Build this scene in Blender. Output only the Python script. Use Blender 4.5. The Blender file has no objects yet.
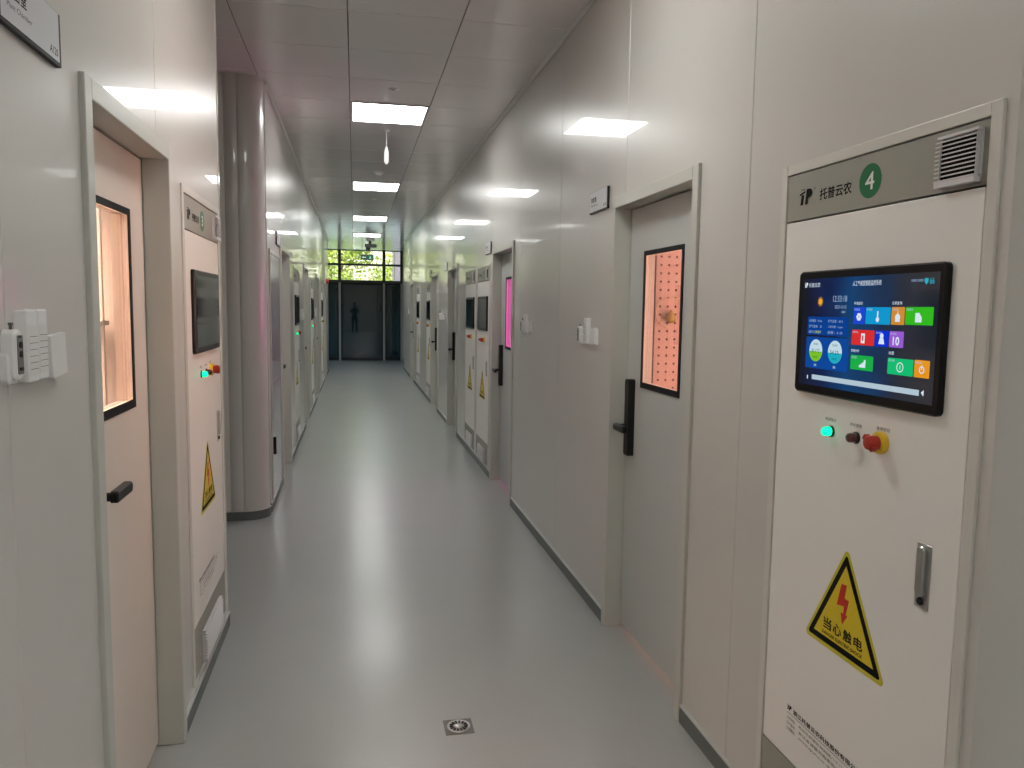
import bpy, bmesh, math, random
from mathutils import Vector, Matrix
random.seed(7)
C = bpy.context.scene.collection
PI = math.pi

# ------------------------------------------------------------------ materials
def lin(c):
    c = c / 255.0
    return c / 12.92 if c <= 0.04045 else ((c + 0.055) / 1.055) ** 2.4
def srgb(r, g, b): return (lin(r), lin(g), lin(b), 1.0)
MATS = {}
def mat(name, col, rough=0.5, metal=0.0, coat=0.0, coat_rough=0.03, spec=0.5, noise=None, bump=None, emit=None, estr=0.0, ior=1.5):
    if name in MATS: return MATS[name]
    m = bpy.data.materials.new(name); m.use_nodes = True
    nt = m.node_tree; b = nt.nodes['Principled BSDF']
    b.inputs['Base Color'].default_value = col if len(col) == 4 else (*col, 1)
    b.inputs['Roughness'].default_value = rough
    b.inputs['Metallic'].default_value = metal
    b.inputs['Coat Weight'].default_value = coat
    b.inputs['Coat Roughness'].default_value = coat_rough
    b.inputs['Specular IOR Level'].default_value = spec
    b.inputs['IOR'].default_value = ior
    if emit:
        b.inputs['Emission Color'].default_value = emit
        b.inputs['Emission Strength'].default_value = estr
    tc = nt.nodes.new('ShaderNodeTexCoord')
    # every surface gets a faint procedural variation
    sc, amt = noise if noise else (9.0, 0.02)
    n = nt.nodes.new('ShaderNodeTexNoise'); n.inputs['Scale'].default_value = sc; n.inputs['Detail'].default_value = 4
    nt.links.new(tc.outputs['Object'], n.inputs['Vector'])
    mr = nt.nodes.new('ShaderNodeMapRange'); mr.inputs['To Min'].default_value = 1 - amt; mr.inputs['To Max'].default_value = 1 + amt
    nt.links.new(n.outputs['Fac'], mr.inputs['Value'])
    hs = nt.nodes.new('ShaderNodeHueSaturation'); hs.inputs['Color'].default_value = b.inputs['Base Color'].default_value
    nt.links.new(mr.outputs['Result'], hs.inputs['Value'])
    nt.links.new(hs.outputs['Color'], b.inputs['Base Color'])
    if bump:
        bs, st, dist = bump
        n2 = nt.nodes.new('ShaderNodeTexNoise'); n2.inputs['Scale'].default_value = bs; n2.inputs['Detail'].default_value = 2
        nt.links.new(tc.outputs['Object'], n2.inputs['Vector'])
        bp = nt.nodes.new('ShaderNodeBump'); bp.inputs['Strength'].default_value = st; bp.inputs['Distance'].default_value = dist
        nt.links.new(n2.outputs['Fac'], bp.inputs['Height']); nt.links.new(bp.outputs['Normal'], b.inputs['Normal'])
    MATS[name] = m
    return m
def glow(name, col, s):
    if name in MATS: return MATS[name]
    m = bpy.data.materials.new(name); m.use_nodes = True; nt = m.node_tree; nt.nodes.clear()
    e = nt.nodes.new('ShaderNodeEmission'); e.inputs['Color'].default_value = col; e.inputs['Strength'].default_value = s
    o = nt.nodes.new('ShaderNodeOutputMaterial'); nt.links.new(e.outputs[0], o.inputs[0])
    MATS[name] = m; return m
def glass(name, tint, ior=1.5, rough=0.0):
    if name in MATS: return MATS[name]
    m = bpy.data.materials.new(name); m.use_nodes = True; nt = m.node_tree; nt.nodes.clear()
    t = nt.nodes.new('ShaderNodeBsdfTransparent'); t.inputs['Color'].default_value = (*tint, 1)
    g = nt.nodes.new('ShaderNodeBsdfGlossy'); g.inputs['Roughness'].default_value = rough
    lw = nt.nodes.new('ShaderNodeLayerWeight'); pw = nt.nodes.new('ShaderNodeMath'); pw.operation = 'POWER'; pw.inputs[1].default_value = 5.0
    nt.links.new(lw.outputs['Facing'], pw.inputs[0]); lw.inputs['Blend'].default_value = 0.5
    f0 = ((ior-1)/(ior+1))**2
    f = nt.nodes.new('ShaderNodeMath'); f.operation = 'MULTIPLY_ADD'; f.inputs[1].default_value = 1-f0; f.inputs[2].default_value = f0
    nt.links.new(pw.outputs[0], f.inputs[0])
    x = nt.nodes.new('ShaderNodeMixShader'); o = nt.nodes.new('ShaderNodeOutputMaterial')
    nt.links.new(f.outputs[0], x.inputs[0]); nt.links.new(t.outputs[0], x.inputs[1]); nt.links.new(g.outputs[0], x.inputs[2]); nt.links.new(x.outputs[0], o.inputs[0])
    MATS[name] = m; return m

WALL = mat('painted_steel_wall', (0.61, 0.585, 0.55, 1), rough=0.30, coat=0.45, coat_rough=0.015, noise=(1.5, 0.02), bump=(1.1, 0.03, 0.02))
WEDGE = mat('wall_edge', (0.62, 0.60, 0.56, 1), rough=0.2, coat=0.5)
CEIL = mat('satin_metal_tile', (0.84, 0.79, 0.775, 1), rough=0.24, coat=0.5, coat_rough=0.12, noise=(2.0, 0.03), bump=(1.4, 0.10, 0.02))
CORNICE = mat('cornice_metal', (0.62, 0.60, 0.57, 1), rough=0.3)
FLOOR = mat('grey_vinyl_floor', (0.345, 0.355, 0.345, 1), rough=0.36, coat=0.4, coat_rough=0.2, noise=(2.2, 0.06), bump=(3.0, 0.05, 0.01))
BASE = mat('baseboard_grey', (0.13, 0.14, 0.135, 1), rough=0.45)
BASECAP = mat('baseboard_cap', (0.55, 0.56, 0.54, 1), rough=0.35, metal=0.3)
DFRAME = mat('door_frame_paint', (0.56, 0.55, 0.50, 1), rough=0.35, coat=0.2, noise=(3, 0.02))
LEAF = mat('door_leaf_paint', (0.53, 0.54, 0.515, 1), rough=0.4, coat=0.15, noise=(3, 0.02))
BLACK = mat('black_plastic', (0.006, 0.006, 0.007, 1), rough=0.4, spec=0.3)
BLACKM = mat('black_metal', (0.006, 0.006, 0.007, 1), rough=0.5, spec=0.25)
WHITEP = mat('white_plastic', (0.78, 0.77, 0.77, 1), rough=0.4)
CAB = mat('cabinet_white', (0.86, 0.83, 0.79, 1), rough=0.42, coat=0.1, noise=(4, 0.015))
CABH = mat('cabinet_header_grey', (0.33, 0.32, 0.275, 1), rough=0.45)
CABF = mat('cabinet_frame', (0.66, 0.63, 0.58, 1), rough=0.32, coat=0.3)
GAP = mat('shadow_gap', (0.012, 0.012, 0.011, 1), rough=0.9, spec=0.1)
INK = mat('black_ink', (0.006, 0.006, 0.006, 1), rough=0.7, spec=0.15)
INKG = mat('grey_ink', (0.045, 0.045, 0.045, 1), rough=0.7, spec=0.15)
GREEN = mat('green_sticker', (0.0, 0.155, 0.045, 1), rough=0.4)
YEL = mat('yellow_sticker', (0.74, 0.56, 0.015, 1), rough=0.45)
YELE = mat('yellow_sticker_edge', (0.62, 0.53, 0.03, 1), rough=0.45)
RED = mat('red_print', (0.55, 0.02, 0.01, 1), rough=0.5)
STEEL = mat('brushed_steel', (0.55, 0.54, 0.52, 1), rough=0.28, metal=1.0)
DSTEEL = mat('dark_steel', (0.17, 0.155, 0.14, 1), rough=0.4, metal=0.9)
SCRN_OFF = mat('screen_off', (0.010, 0.013, 0.014, 1), rough=0.06, spec=0.55)
BEZEL = mat('bezel_black', (0.004, 0.004, 0.005, 1), rough=0.3, spec=0.3)
MULL = mat('mullion_grey', (0.30, 0.31, 0.31, 1), rough=0.4, metal=0.2)

# ------------------------------------------------------------------ mesh builder
class MB:
    def __init__(s): s.v = []; s.f = []; s.m = []; s.sm = []
    def add(s, vs, fs, mi=0, smooth=False):
        o = len(s.v); s.v += [tuple(v) for v in vs]
        for f in fs: s.f.append([i + o for i in f]); s.m.append(mi); s.sm.append(smooth)
        return s
    def box(s, x0, x1, y0, y1, z0, z1, mi=0):
        if x0 > x1: x0, x1 = x1, x0
        if y0 > y1: y0, y1 = y1, y0
        if z0 > z1: z0, z1 = z1, z0
        v = [(x0,y0,z0),(x1,y0,z0),(x1,y1,z0),(x0,y1,z0),(x0,y0,z1),(x1,y0,z1),(x1,y1,z1),(x0,y1,z1)]
        return s.add(v, [(0,3,2,1),(4,5,6,7),(0,1,5,4),(1,2,6,5),(2,3,7,6),(3,0,4,7)], mi)
    def prism(s, poly, axis, a, b, mi=0, smooth=False):
        # poly: 2D points; axis the extrusion axis
        def P(p, t):
            if axis == 'z': return (p[0], p[1], t)
            if axis == 'y': return (p[0], t, p[1])
            return (t, p[0], p[1])
        n = len(poly); A = sum(poly[i][0]*poly[(i+1)%n][1]-poly[(i+1)%n][0]*poly[i][1] for i in range(n))
        if (A < 0) != (axis == 'y'): poly = poly[::-1]
        if a > b: a, b = b, a
        v = [P(p, a) for p in poly] + [P(p, b) for p in poly]
        s.add(v, [tuple(range(n))[::-1], tuple(range(n, 2*n))], mi)
        return s.add(v, [(i, (i+1)%n, n+(i+1)%n, n+i) for i in range(n)], mi, smooth)
    def rrect(s, x0, x1, z0, z1, r, y0, y1, mi=0, seg=5, ch=0.0):
        def pts(d):
            o = []
            rr = max(r-d, 1e-4)
            for cx, cz, a0 in ((x1-r, z1-r, 0), (x0+r, z1-r, 90), (x0+r, z0+r, 180), (x1-r, z0+r, 270)):
                for k in range(seg+1):
                    a = math.radians(a0 + 90*k/seg); o.append((cx+rr*math.cos(a), cz+rr*math.sin(a)))
            return o
        if ch <= 0: return s.prism(pts(0), 'y', y0, y1, mi)
        # y0 = front (smaller); chamfer at the front edge
        a = pts(0); b = pts(ch); n = len(a)
        v = [(p[0], y1, p[1]) for p in a] + [(p[0], y0+ch, p[1]) for p in a] + [(p[0], y0, p[1]) for p in b]
        f = [tuple(range(n))[::-1]]
        s.add(v, [tuple(range(n)), ] , mi)
        s.add(v, [tuple(range(2*n, 3*n))[::-1]], mi)
        s.add(v, [(n+i, n+(i+1)%n, (i+1)%n, i) for i in range(n)], mi)
        return s.add(v, [(2*n+i, 2*n+(i+1)%n, n+(i+1)%n, n+i) for i in range(n)], mi)
    def lathe(s, prof, c, axis='z', n=24, mi=0, smooth=True):
        # prof: (radius, height) list
        v = []; f = []
        for r, h in prof:
            for k in range(n):
                a = 2*PI*k/n; x, y = r*math.cos(a), r*math.sin(a)
                p = (x, y, h) if axis == 'z' else ((x, h, y) if axis == 'y' else (h, x, y))
                v.append((c[0]+p[0], c[1]+p[1], c[2]+p[2]))
        for j in range(len(prof)-1):
            for k in range(n):
                f.append((j*n+k, j*n+(k+1)%n, (j+1)*n+(k+1)%n, (j+1)*n+k))
        s.add(v, f, mi, smooth)
        L = len(prof)-1
        return s.add(v, [tuple(range(n))[::-1], tuple(range(L*n, L*n+n))], mi)
    def mesh(s, name, mats):
        me = bpy.data.meshes.new(name)
        # drop unused duplicate vertices from repeated blocks
        me.from_pydata(s.v, [], s.f)
        for m in (mats if isinstance(mats, (list, tuple)) else [mats]): me.materials.append(m)
        for p, mi, sm in zip(me.polygons, s.m, s.sm): p.material_index = mi; p.use_smooth = sm
        bm = bmesh.new(); bm.from_mesh(me)
        loose = [v for v in bm.verts if not v.link_faces]
        bmesh.ops.delete(bm, geom=loose, context='VERTS')
        bmesh.ops.recalc_face_normals(bm, faces=bm.faces)
        bm.to_mesh(me); bm.free()
        return me
    def build(s, name, mats, parent=None, bevel=0.0):
        return link(name, s.mesh(name, mats), parent, bevel)
def link(name, me, parent=None, bevel=0.0):
    o = bpy.data.objects.new(name, me); C.objects.link(o)
    if parent: o.parent = parent
    if bevel:
        b = o.modifiers.new('bevel', 'BEVEL'); b.width = bevel; b.segments = 2; b.limit_method = 'ANGLE'; b.angle_limit = math.radians(50)
    return o
CACHE = {}
def part(key, name, mats, parent, fn, bevel=0.0):
    """a part whose mesh data is shared by every copy of the same design"""
    if key not in CACHE:
        mb = MB(); fn(mb); CACHE[key] = mb.mesh(name, mats)
    return link(name, CACHE[key], parent, bevel)
def tag(o, label=None, cat=None, group=None, kind=None):
    if label: o['label'] = label
    if cat: o['category'] = cat
    if group: o['group'] = group
    if kind: o['kind'] = kind
    return o
def empty(name, loc, rz=0.0):
    o = bpy.data.objects.new(name, None); C.objects.link(o); o.location = loc; o.rotation_euler = (0, 0, rz); o.empty_display_size = 0.1
    return o

# ------------------------------------------------------------------ lettering (built-in font, turned into meshes)
TX = {}
def text_mesh(body, bold=0.0):
    k = (body, bold)
    if k in TX: return TX[k]
    cu = bpy.data.curves.new('lettering', 'FONT'); cu.body = body; cu.size = 1.0; cu.resolution_u = 2; cu.offset = bold
    ob = bpy.data.objects.new('lettering', cu); C.objects.link(ob)
    bpy.context.view_layer.update()
    dg = bpy.context.evaluated_depsgraph_get()
    me = bpy.data.meshes.new_from_object(ob.evaluated_get(dg))
    vs = [tuple(v.co) for v in me.vertices]; fs = [tuple(p.vertices) for p in me.polygons]
    bpy.data.objects.remove(ob); bpy.data.curves.remove(cu); bpy.data.meshes.remove(me)
    TX[k] = (vs, fs); return TX[k]
def put_text(mb, body, x0, x1, z0, z1, y, mi=0, bold=0.0, keep=False):
    vs, fs = text_mesh(body, 0.0)
    if bold > 0:
        b = bold*(z1-z0)
        for k, (dx, dz) in enumerate(((-b, -b), (b, -b), (-b, b), (b, b), (0, 0))):
            put_text(mb, body, x0+dx, x1+dx, z0+dz, z1+dz, y-0.00001*k, mi)
        return
    if not vs: return
    xs = [v[0] for v in vs]; ys = [v[1] for v in vs]
    ax, bx, ay, by = min(xs), max(xs), min(ys), max(ys)
    sx = (x1-x0)/max(bx-ax, 1e-6); sz = (z1-z0)/max(by-ay, 1e-6)
    if keep: sx = sz = min(sx, sz)
    mb.add([(x0+(v[0]-ax)*sx, y, z0+(v[1]-ay)*sz) for v in vs], fs, mi)

# ------------------------------------------------------------------ geometry constants
XR, XL, XLF = 1.246, -0.63, -0.643
HC = 3.226
YL_END = 3.975          # end of the near left wall
YF = 20.2               # where the far walls end
YG = 23.44              # the glazed end wall

# ------------------------------------------------------------------ walls as folded steel panels
def panel_wall(name, X, side, y0, y1, seams, openings, thick=0.05, mats=None):
    """wall in the plane x=X facing -side; seams are chamfered grooves; openings = (ya, yb, za, zb)"""
    mb = MB()
    prof = [(y0, 0.0)]
    for s_ in sorted(seams):
        if y0+0.02 < s_ < y1-0.02:
            prof += [(s_-0.0036, 0), (s_-0.001, 0.003), (s_+0.001, 0.003), (s_+0.0036, 0)]
    prof.append((y1, 0.0))
    cuts = sorted(set([o[0] for o in openings] + [o[1] for o in openings]))
    full = []
    for (a, da), (b, db) in zip(prof[:-1], prof[1:]):
        ins = [c for c in cuts if a+1e-5 < c < b-1e-5]
        pts = [a] + ins + [b]
        for p, q in zip(pts[:-1], pts[1:]):
            f = lambda t: da + (db-da)*(t-a)/(b-a)
            full.append((p, f(p), q, f(q)))
    for p, dp, q, dq in full:
        mid = (p+q)/2
        zs = [(0.0, HC+0.05)]
        for ya, yb, za, zb in openings:
            if ya < mid < yb:
                nz = []
                for a, b in zs:
                    if za > a: nz.append((a, min(b, za)))
                    if zb < b: nz.append((max(a, zb), b))
                zs = [z for z in nz if z[1]-z[0] > 1e-4]
        for za, zb in zs:
            mb.prism([(X+side*dp, p), (X+side*dq, q), (X+side*thick, q), (X+side*thick, p)], 'z', za, zb)
    return tag(mb.build(name, mats or [WALL]), kind='structure')

DOORS_R = [(2.715, 3.70), (6.11, 7.11), (9.56, 10.58), (11.88, 12.90), (16.75, 17.80)]
CABS_R = [1.342, 7.225, 8.075, 13.02, 15.22]
DOORS_L = [(2.045, 2.94)]
CABS_L = [3.12]
DOORS_LF = [(7.20, 8.16), (10.42, 11.40), (13.72, 14.70), (17.25, 18.25)]
CABS_LF = [8.70, 12.00, 15.70]
CW = 0.804; CT = 2.022
def opn(doors, cabs, extra=()):
    o = [(a+0.012, b-0.012, -1, 2.128) for a, b in doors]
    o += [(c+0.006, c+CW-0.006, 0.076+(0.022 if c == 3.12 else 0), CT-0.006+(0.022 if c == 3.12 else 0)) for c in cabs]
    return o + list(extra)
seam_r = [2.353 + 1.182*k for k in range(-1, 17)]
seam_l = [0.405, 1.592, 2.78]
seam_lf = [6.20 + 1.18*k for k in range(0, 13)]
panel_wall('wall_right', XR, 1, 1.312, YF, seam_r, opn(DOORS_R, CABS_R))
panel_wall('wall_left', XL, -1, -3.0, YL_END, seam_l, opn(DOORS_L, CABS_L))
panel_wall('wall_left_far', XLF, -1, 6.16, YF, seam_lf, opn(DOORS_LF, CABS_LF))

def path_wall(name, pts, thick=0.05, smooth=True, z1=HC+0.05, m=WALL):
    """wall following a plan polyline; body lies to the right of the walking direction"""
    mb = MB(); n = len(pts); off = []
    for i in range(n):
        a = Vector(pts[max(i-1, 0)]); b = Vector(pts[min(i+1, n-1)]); d = (b-a).normalized()
        off.append((pts[i][0]+d.y*thick, pts[i][1]-d.x*thick))
    v = [(*p, 0) for p in pts] + [(*p, z1) for p in pts] + [(*p, 0) for p in off] + [(*p, z1) for p in off]
    mb.add(v, [(i, i+1, n+i+1, n+i) for i in range(n-1)], 0, smooth)
    mb.add(v, [(2*n+i, 2*n+i+1, 3*n+i+1, 3*n+i) for i in range(n-1)], 0, smooth)
    mb.add(v, [(0, n, 3*n, 2*n), (n-1, 2*n-1, 4*n-1, 3*n-1)] + [(n+i, n+i+1, 3*n+i+1, 3*n+i) for i in range(n-1)])
    return tag(mb.build(name, [m]), kind='structure')
def arc(cx, cy, r, a0, a1, n=14):
    return [(cx+r*math.cos(math.radians(a0+(a1-a0)*k/n)), cy+r*math.sin(math.radians(a0+(a1-a0)*k/n))) for k in range(n+1)]
# rounded corner at the far side of the side passage: faces the camera, turns into the far left wall
RA = 0.15; YA = 5.96
def seam_pts(xa):   # small groove across a wall facing -y
    return [(xa-0.004, YA), (xa-0.001, YA+0.003), (xa+0.001, YA+0.003), (xa+0.004, YA)]
corner_pts = [(-4.2, YA)] + seam_pts(-3.0) + seam_pts(-1.85) + seam_pts(-0.905) + seam_pts(-0.815) + arc(XLF-RA, YA+RA, RA, -90, 0)
path_wall('wall_left_corner', corner_pts, thick=-0.05)
# rounded corner beside the nearest cabinet on the right
RB = 0.24
path_wall('wall_right_corner', [(4.0, 1.312-RB)] + arc(XR+RB*math.cos(math.radians(28)), 1.312+RB*math.sin(math.radians(28)), RB, -90, -152), thick=0.05)
# enclosing walls outside the picture and the side passage
def slab(name, *b, m=WALL): return tag(MB().box(*b).build(name, [m]), kind='structure')
slab('wall_left_passage', -4.2, XL-0.05, YL_END-0.06, YL_END, 0, HC+0.05)
slab('wall_left_passage_end', -4.25, -4.2, YL_END-0.06, YA+0.05, 0, HC+0.05)
slab('wall_back', XL-0.05, 4.05, -3.05, -3.0, 0, HC+0.05)
slab('wall_right_lobby', 4.0, 4.05, -3.0, 1.312-RB, 0, HC+0.05)
slab('wall_right_end', 1.40, 1.45, YF, YG, 0, HC+0.05)
slab('wall_right_return', XR+0.0, 1.45, YF-0.002, YF+0.05, 0, HC+0.05)
slab('wall_left_return', -2.6, XLF-0.05, YF-0.05, YF, 0, HC+0.05)
mb = MB()
mb.box(-2.65, -2.6, YF, YG, 0, 0.5).box(-2.65, -2.6, YF, YG, 2.9, HC+0.05).box(-2.65, -2.6, YF, YF+0.3, 0.5, 2.9).box(-2.65, -2.6, YG-0.3, YG, 0.5, 2.9)
tag(mb.build('wall_left_end', [WALL]), kind='structure')
tag(MB().box(-2.63, -2.62, YF+0.3, YG-0.3, 0.5, 2.9).build('window_20', [glass('clear_glazing', (0.93, 0.95, 0.93), 1.45)]), kind='structure')  # unseen side window, added to bring cool daylight into the far end

# bright folded edge at the end of the near left wall
mb = MB(); mb.prism([(XL+0.004, YL_END-0.012), (XL+0.004, YL_END+0.001), (XL-0.001, YL_END+0.004), (XL-0.02, YL_END+0.004), (XL-0.02, YL_END-0.012)], 'z', 0.075, HC)
tag(mb.build('trim_1', [WEDGE]), kind='structure')

# floor
tag(MB().box(-4.3, 4.1, -3.05, YG+0.05, -0.1, 0).build('floor', [FLOOR]), kind='structure')

# ceiling: square metal tiles with chamfered edges, fixtures take the place of tiles
TSX, TSY = 0.640, 0.6516
XS0 = -0.03 - TSX*6
YS0 = 5.228 - TSY*13
LIGHTS = [(2.595, 3.245), (6.52, 7.18), (10.60, 11.32), (14.55, 15.30), (18.02, 18.74), (-1.33, -0.68)]
def ceiling():
    mb = MB(); g = 0.003; h = 0.006
    for i in range(0, 13):
        xa = XS0 + TSX*i; xb = xa + TSX
        if xa > 4.05: break
        for j in range(0, 50):
            ya = YS0 + TSY*j; yb = ya + TSY
            if ya > YG: break
            yb = min(yb, YG)
            if yb < -3: continue
            x0, x1, y0, y1 = xa+g*.4, min(xb, 4.05)-g*.4, ya+g*.4, yb-g*.4
            if x1-x0 < .05 or y1-y0 < .05: continue
            # leave unbuilt what no corridor needs
            if ya > YA+0.7 and ya < YF-0.7 and (xb < XLF-0.2 or xa > XR+0.2): continue
            if ya > YF-0.7 and (xb < -2.8 or xa > 1.5): continue
            if 1.5 < ya < YA+0.7 and xa > XR+0.2: continue
            if ya < YL_END-0.7 and xb < XL-0.2: continue
            tz = random.uniform(-0.0006, 0.0006)
            z = HC
            v = [(x0,y0,z+h),(x1,y0,z+h),(x1,y1,z+h),(x0,y1,z+h),
                 (x0+g,y0+g,z+tz),(x1-g,y0+g,z),(x1-g,y1-g,z-tz),(x0+g,y1-g,z)]
            mb.add(v, [(4,7,6),(4,6,5),(0,4,5,1),(1,5,6,2),(2,6,7,3),(3,7,4,0)])
    mb.box(-4.25, 4.05, -3.05, YG+0.05, HC+0.007, HC+0.08, 1)
    return tag(mb.build('ceiling', [CEIL, GAP]), kind='structure')
ceiling()

# cornices
def cornice(name, X, s, y0, y1):
    mb = MB(); mb.prism([(X, HC-0.022), (X-s*0.006, HC-0.022), (X-s*0.022, HC-0.005), (X-s*0.022, HC), (X, HC)], 'y', y0, y1)
    tag(mb.build(name, [CORNICE]), kind='structure')
cornice('trim_2', XR, 1, 1.32, YF); cornice('trim_3', XLF, -1, 6.16, YF); cornice('trim_4', XL, -1, -3.0, YL_END)

# baseboards
def base(name, X, s, spans):
    mb = MB(); H = 0.066
    for a, b in spans:
        mb.box(X, X-s*0.011, a, b, 0, H, 0)
        mb.box(X, X-s*0.0135, a, b, H, H+0.006, 1)
    tag(mb.build(name, [BASE, BASECAP]), kind='structure')
def gaps(a, b, doors):
    o = []; c = a
    for p, q in doors: o.append((c, p-0.001)); c = q+0.001
    o.append((c, b)); return o
base('baseboard_right', XR, 1, gaps(1.32, YF, DOORS_R))
base('baseboard_left', XL, -1, gaps(-3.0, YL_END, DOORS_L))
base('baseboard_left_far', XLF, -1, gaps(6.17, YF, DOORS_LF))
mb = MB(); path = [(-4.2, YA)] + arc(XLF-RA, YA+RA, RA, -90, 0); n = len(path)
for d, za, zb, mi in ((0.011, 0, 0.066, 0), (0.0135, 0.066, 0.072, 1)):
    out = [(-4.2, YA-d)] + arc(XLF-RA, YA+RA, RA+d, -90, 0)
    for i in range(n-1): mb.prism([path[i], path[i+1], out[i+1], out[i]], 'z', za, zb, mi)
tag(mb.build('baseboard_left_corner', [BASE, BASECAP]), kind='structure')
mb = MB(); cc_ = (XR+RB*math.cos(math.radians(28)), 1.312+RB*math.sin(math.radians(28))); path = arc(*cc_, RB, -90, -152); out = arc(*cc_, RB+0.011, -90, -152)
for i in range(len(path)-1): mb.prism([path[i], path[i+1], out[i+1], out[i]], 'z', 0, 0.066, 0)
tag(mb.build('baseboard_right_corner', [BASE]), kind='structure')
mb = MB(); mb.box(1.388, 1.40, YF+0.05, YG-0.1, 0, 0.10); mb.box(XR-0.001, 1.40, YF+0.05, YF+0.062, 0, 0.1)
tag(mb.build('baseboard_right_end', [BASE]), kind='structure')

# ------------------------------------------------------------------ ceiling lights
PANEL = glow('light_diffuser', (0.985, 1.0, 0.965, 1), 18.0)
def light_panel(i, ya, yb, label, group='square panels of light in the corridor ceiling'):
    w = 0.62; x0, x1 = -0.018, 0.602
    t = empty('ceiling_light', ((x0+x1)/2, (ya+yb)/2, HC-0.012))
    L = (yb-ya)/2; W = w/2
    mb = MB()
    f = 0.014
    for a, b, c, d in ((-W, W, -L, -L+f), (-W, W, L-f, L), (-W, -W+f, -L+f, L-f), (W-f, W, -L+f, L-f)):
        mb.box(a, b, c, d, 0, 0.012)
    mb.build('fixture_frame', [CORNICE], t)
    MB().box(-W+f, W-f, -L+f, L-f, 0.003, 0.011).build('diffuser', [PANEL], t)
    tag(t, label, 'ceiling light', group)
lbl = ['square ceiling light above the nearest door, out of the top of the picture', 'nearest and largest bright square ceiling light in view, in front of the hanging rod',
       'second bright ceiling light down the corridor, behind the smoke detector', 'third bright ceiling light down the corridor',
       'farthest narrow bright ceiling light, just before the dome camera', 'square ceiling light behind the camera']
for i, (a, b) in enumerate(LIGHTS): light_panel(i, a, b, lbl[i])
for k, (dx, a, b) in enumerate(((2.24, -1.33, -0.68), (2.24, 0.0, 0.65))):  # two extra lobby fixtures, added to brighten the near walls
    light_panel(0, a, b, ('added fill light in the lobby behind the camera, nearer the back wall', 'added fill light in the lobby beside the camera, out of view')[k])
    bpy.context.view_layer.update(); [o for o in C.objects if o.name.startswith('ceiling_light')][-1].location.x += dx

# ------------------------------------------------------------------ doors
GLASSD = glass('door_glass', (0.93, 0.93, 0.93), 1.45)
DARKG = mat('dark_door_glass', (0.02, 0.022, 0.022, 1), rough=0.05, coat=1, spec=0.7)
def door(n, X, side, ya, yb, lit=False, label='', sh=0.0, dz=0.0, paint=None):
    """local x runs along the wall from the handle side, y into the wall"""
    W = yb-ya
    root = empty('door_%d' % n, (X, yb if side > 0 else ya, 0), -PI/2 if side > 0 else PI/2)
    tag(root, label, None, None, 'structure')
    H = 2.138; F = 0.052; D = 0.074; p = -0.014
    def frame(mb):
        mb.box(0, F, p, D, 0, H); mb.box(W-F, W, p, D, 0, H); mb.box(F, W-F, p, D, H-F, H)
        mb.box(F-0.01, F+0.02, D+0.0455, D+0.06, 0, H-F); mb.box(W-F-0.02, W-F+0.01, D+0.0455, D+0.06, 0, H-F)   # rebates behind the leaf
        mb.box(0, F, D, D+0.06, 0, H); mb.box(W-F, W, D, D+0.06, 0, H); mb.box(F, W-F, D, D+0.06, H-F, H)
        mb.box(F-0.01, W-F+0.01, D+0.0455, D+0.06, H-F-0.02, H-F)
    part(('df', round(W, 3)), 'door_frame', [DFRAME], root, frame, bevel=0.003)
    w0 = W/2-0.225+sh; w1 = W/2+0.225+sh; z0, z1 = 1.238+dz, 1.872+dz; k_ = (round(W, 3), sh, dz)
    def leaf(mb):
        a, b = F+0.004, W-F-0.004
        t0, t1 = D+0.0, D+0.045
        u0, u1, v0, v1 = w0+0.018, w1-0.018, z0+0.022, z1-0.018
        mb.box(a, u0, t0, t1, 0.018, H-F-0.006); mb.box(u1, b, t0, t1, 0.018, H-F-0.006)
        mb.box(u0, u1, t0, t1, 0.018, v0); mb.box(u0, u1, t0, t1, v1, H-F-0.006)
    lf = part(('dl',)+k_, 'door_leaf', [paint or LEAF], root, leaf)
    b_ = 0.021
    def wf(mb):
        for y0, y1 in ((D-0.004, D-0.0003),):
            mb.box(w0, w1, y0, y1, z1-b_, z1); mb.box(w0, w1, y0, y1, z0, z0+b_*1.3)
            mb.box(w0, w0+b_, y0, y1, z0+b_*1.3, z1-b_); mb.box(w1-b_, w1, y0, y1, z0+b_*1.3, z1-b_)
    part(('dwf',)+k_, 'window_frame', [BLACKM], root, wf)
    part(('dwg', lit)+k_, 'window_pane', [GLASSD if lit else DARKG], root,
         lambda mb: mb.box(w0+b_, w1-b_, D+0.008, D+0.013, z0+b_*1.3, z1-b_))
    hx = F + 0.085
    def plate(mb):
        mb.rrect(hx-0.030, hx+0.030, 0.895+2*dz, 1.268+2*dz, 0.012, D-0.032, D, ch=0.004)
    hp = part(('hp', dz), 'door_handle', [BLACK], root, plate)
    def lever(mb):
        zl = 1.04+2*dz
        mb.lathe([(0.012, 0), (0.012, 0.06)], (hx, D-0.082, zl), 'y', 14)
        mb.rrect(hx-0.013, hx+0.13, zl-0.016, zl+0.016, 0.012, D-0.094, D-0.074, ch=0.004)
    part(('lv', dz), 'lever', [BLACK], hp, lever)
    return root
door(1, XR, 1, *DOORS_R[0], lit=True, sh=-0.028, label='grey door on the right with a window glowing orange over dotted panel')
door(2, XR, 1, *DOORS_R[1], lit=True, label='grey door on the right with a bright pink glowing window')
door(3, XR, 1, *DOORS_R[2], label='recessed grey door on the right just past the pair of cabinets')
door(4, XR, 1, *DOORS_R[3], label='fourth recessed grey door along the right wall')
door(5, XR, 1, *DOORS_R[4], label='farthest recessed door on the right wall')
door(6, XL, -1, *DOORS_L[0], lit=True, dz=0.025, paint=mat('peach_lit_door_paint', (0.76, 0.655, 0.585, 1), rough=0.4, coat=0.15, noise=(3, 0.02)), label='pale door on the left with a tall peach lit window and black lever')  # warm light falling on this leaf is mixed into its paint colour
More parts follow.
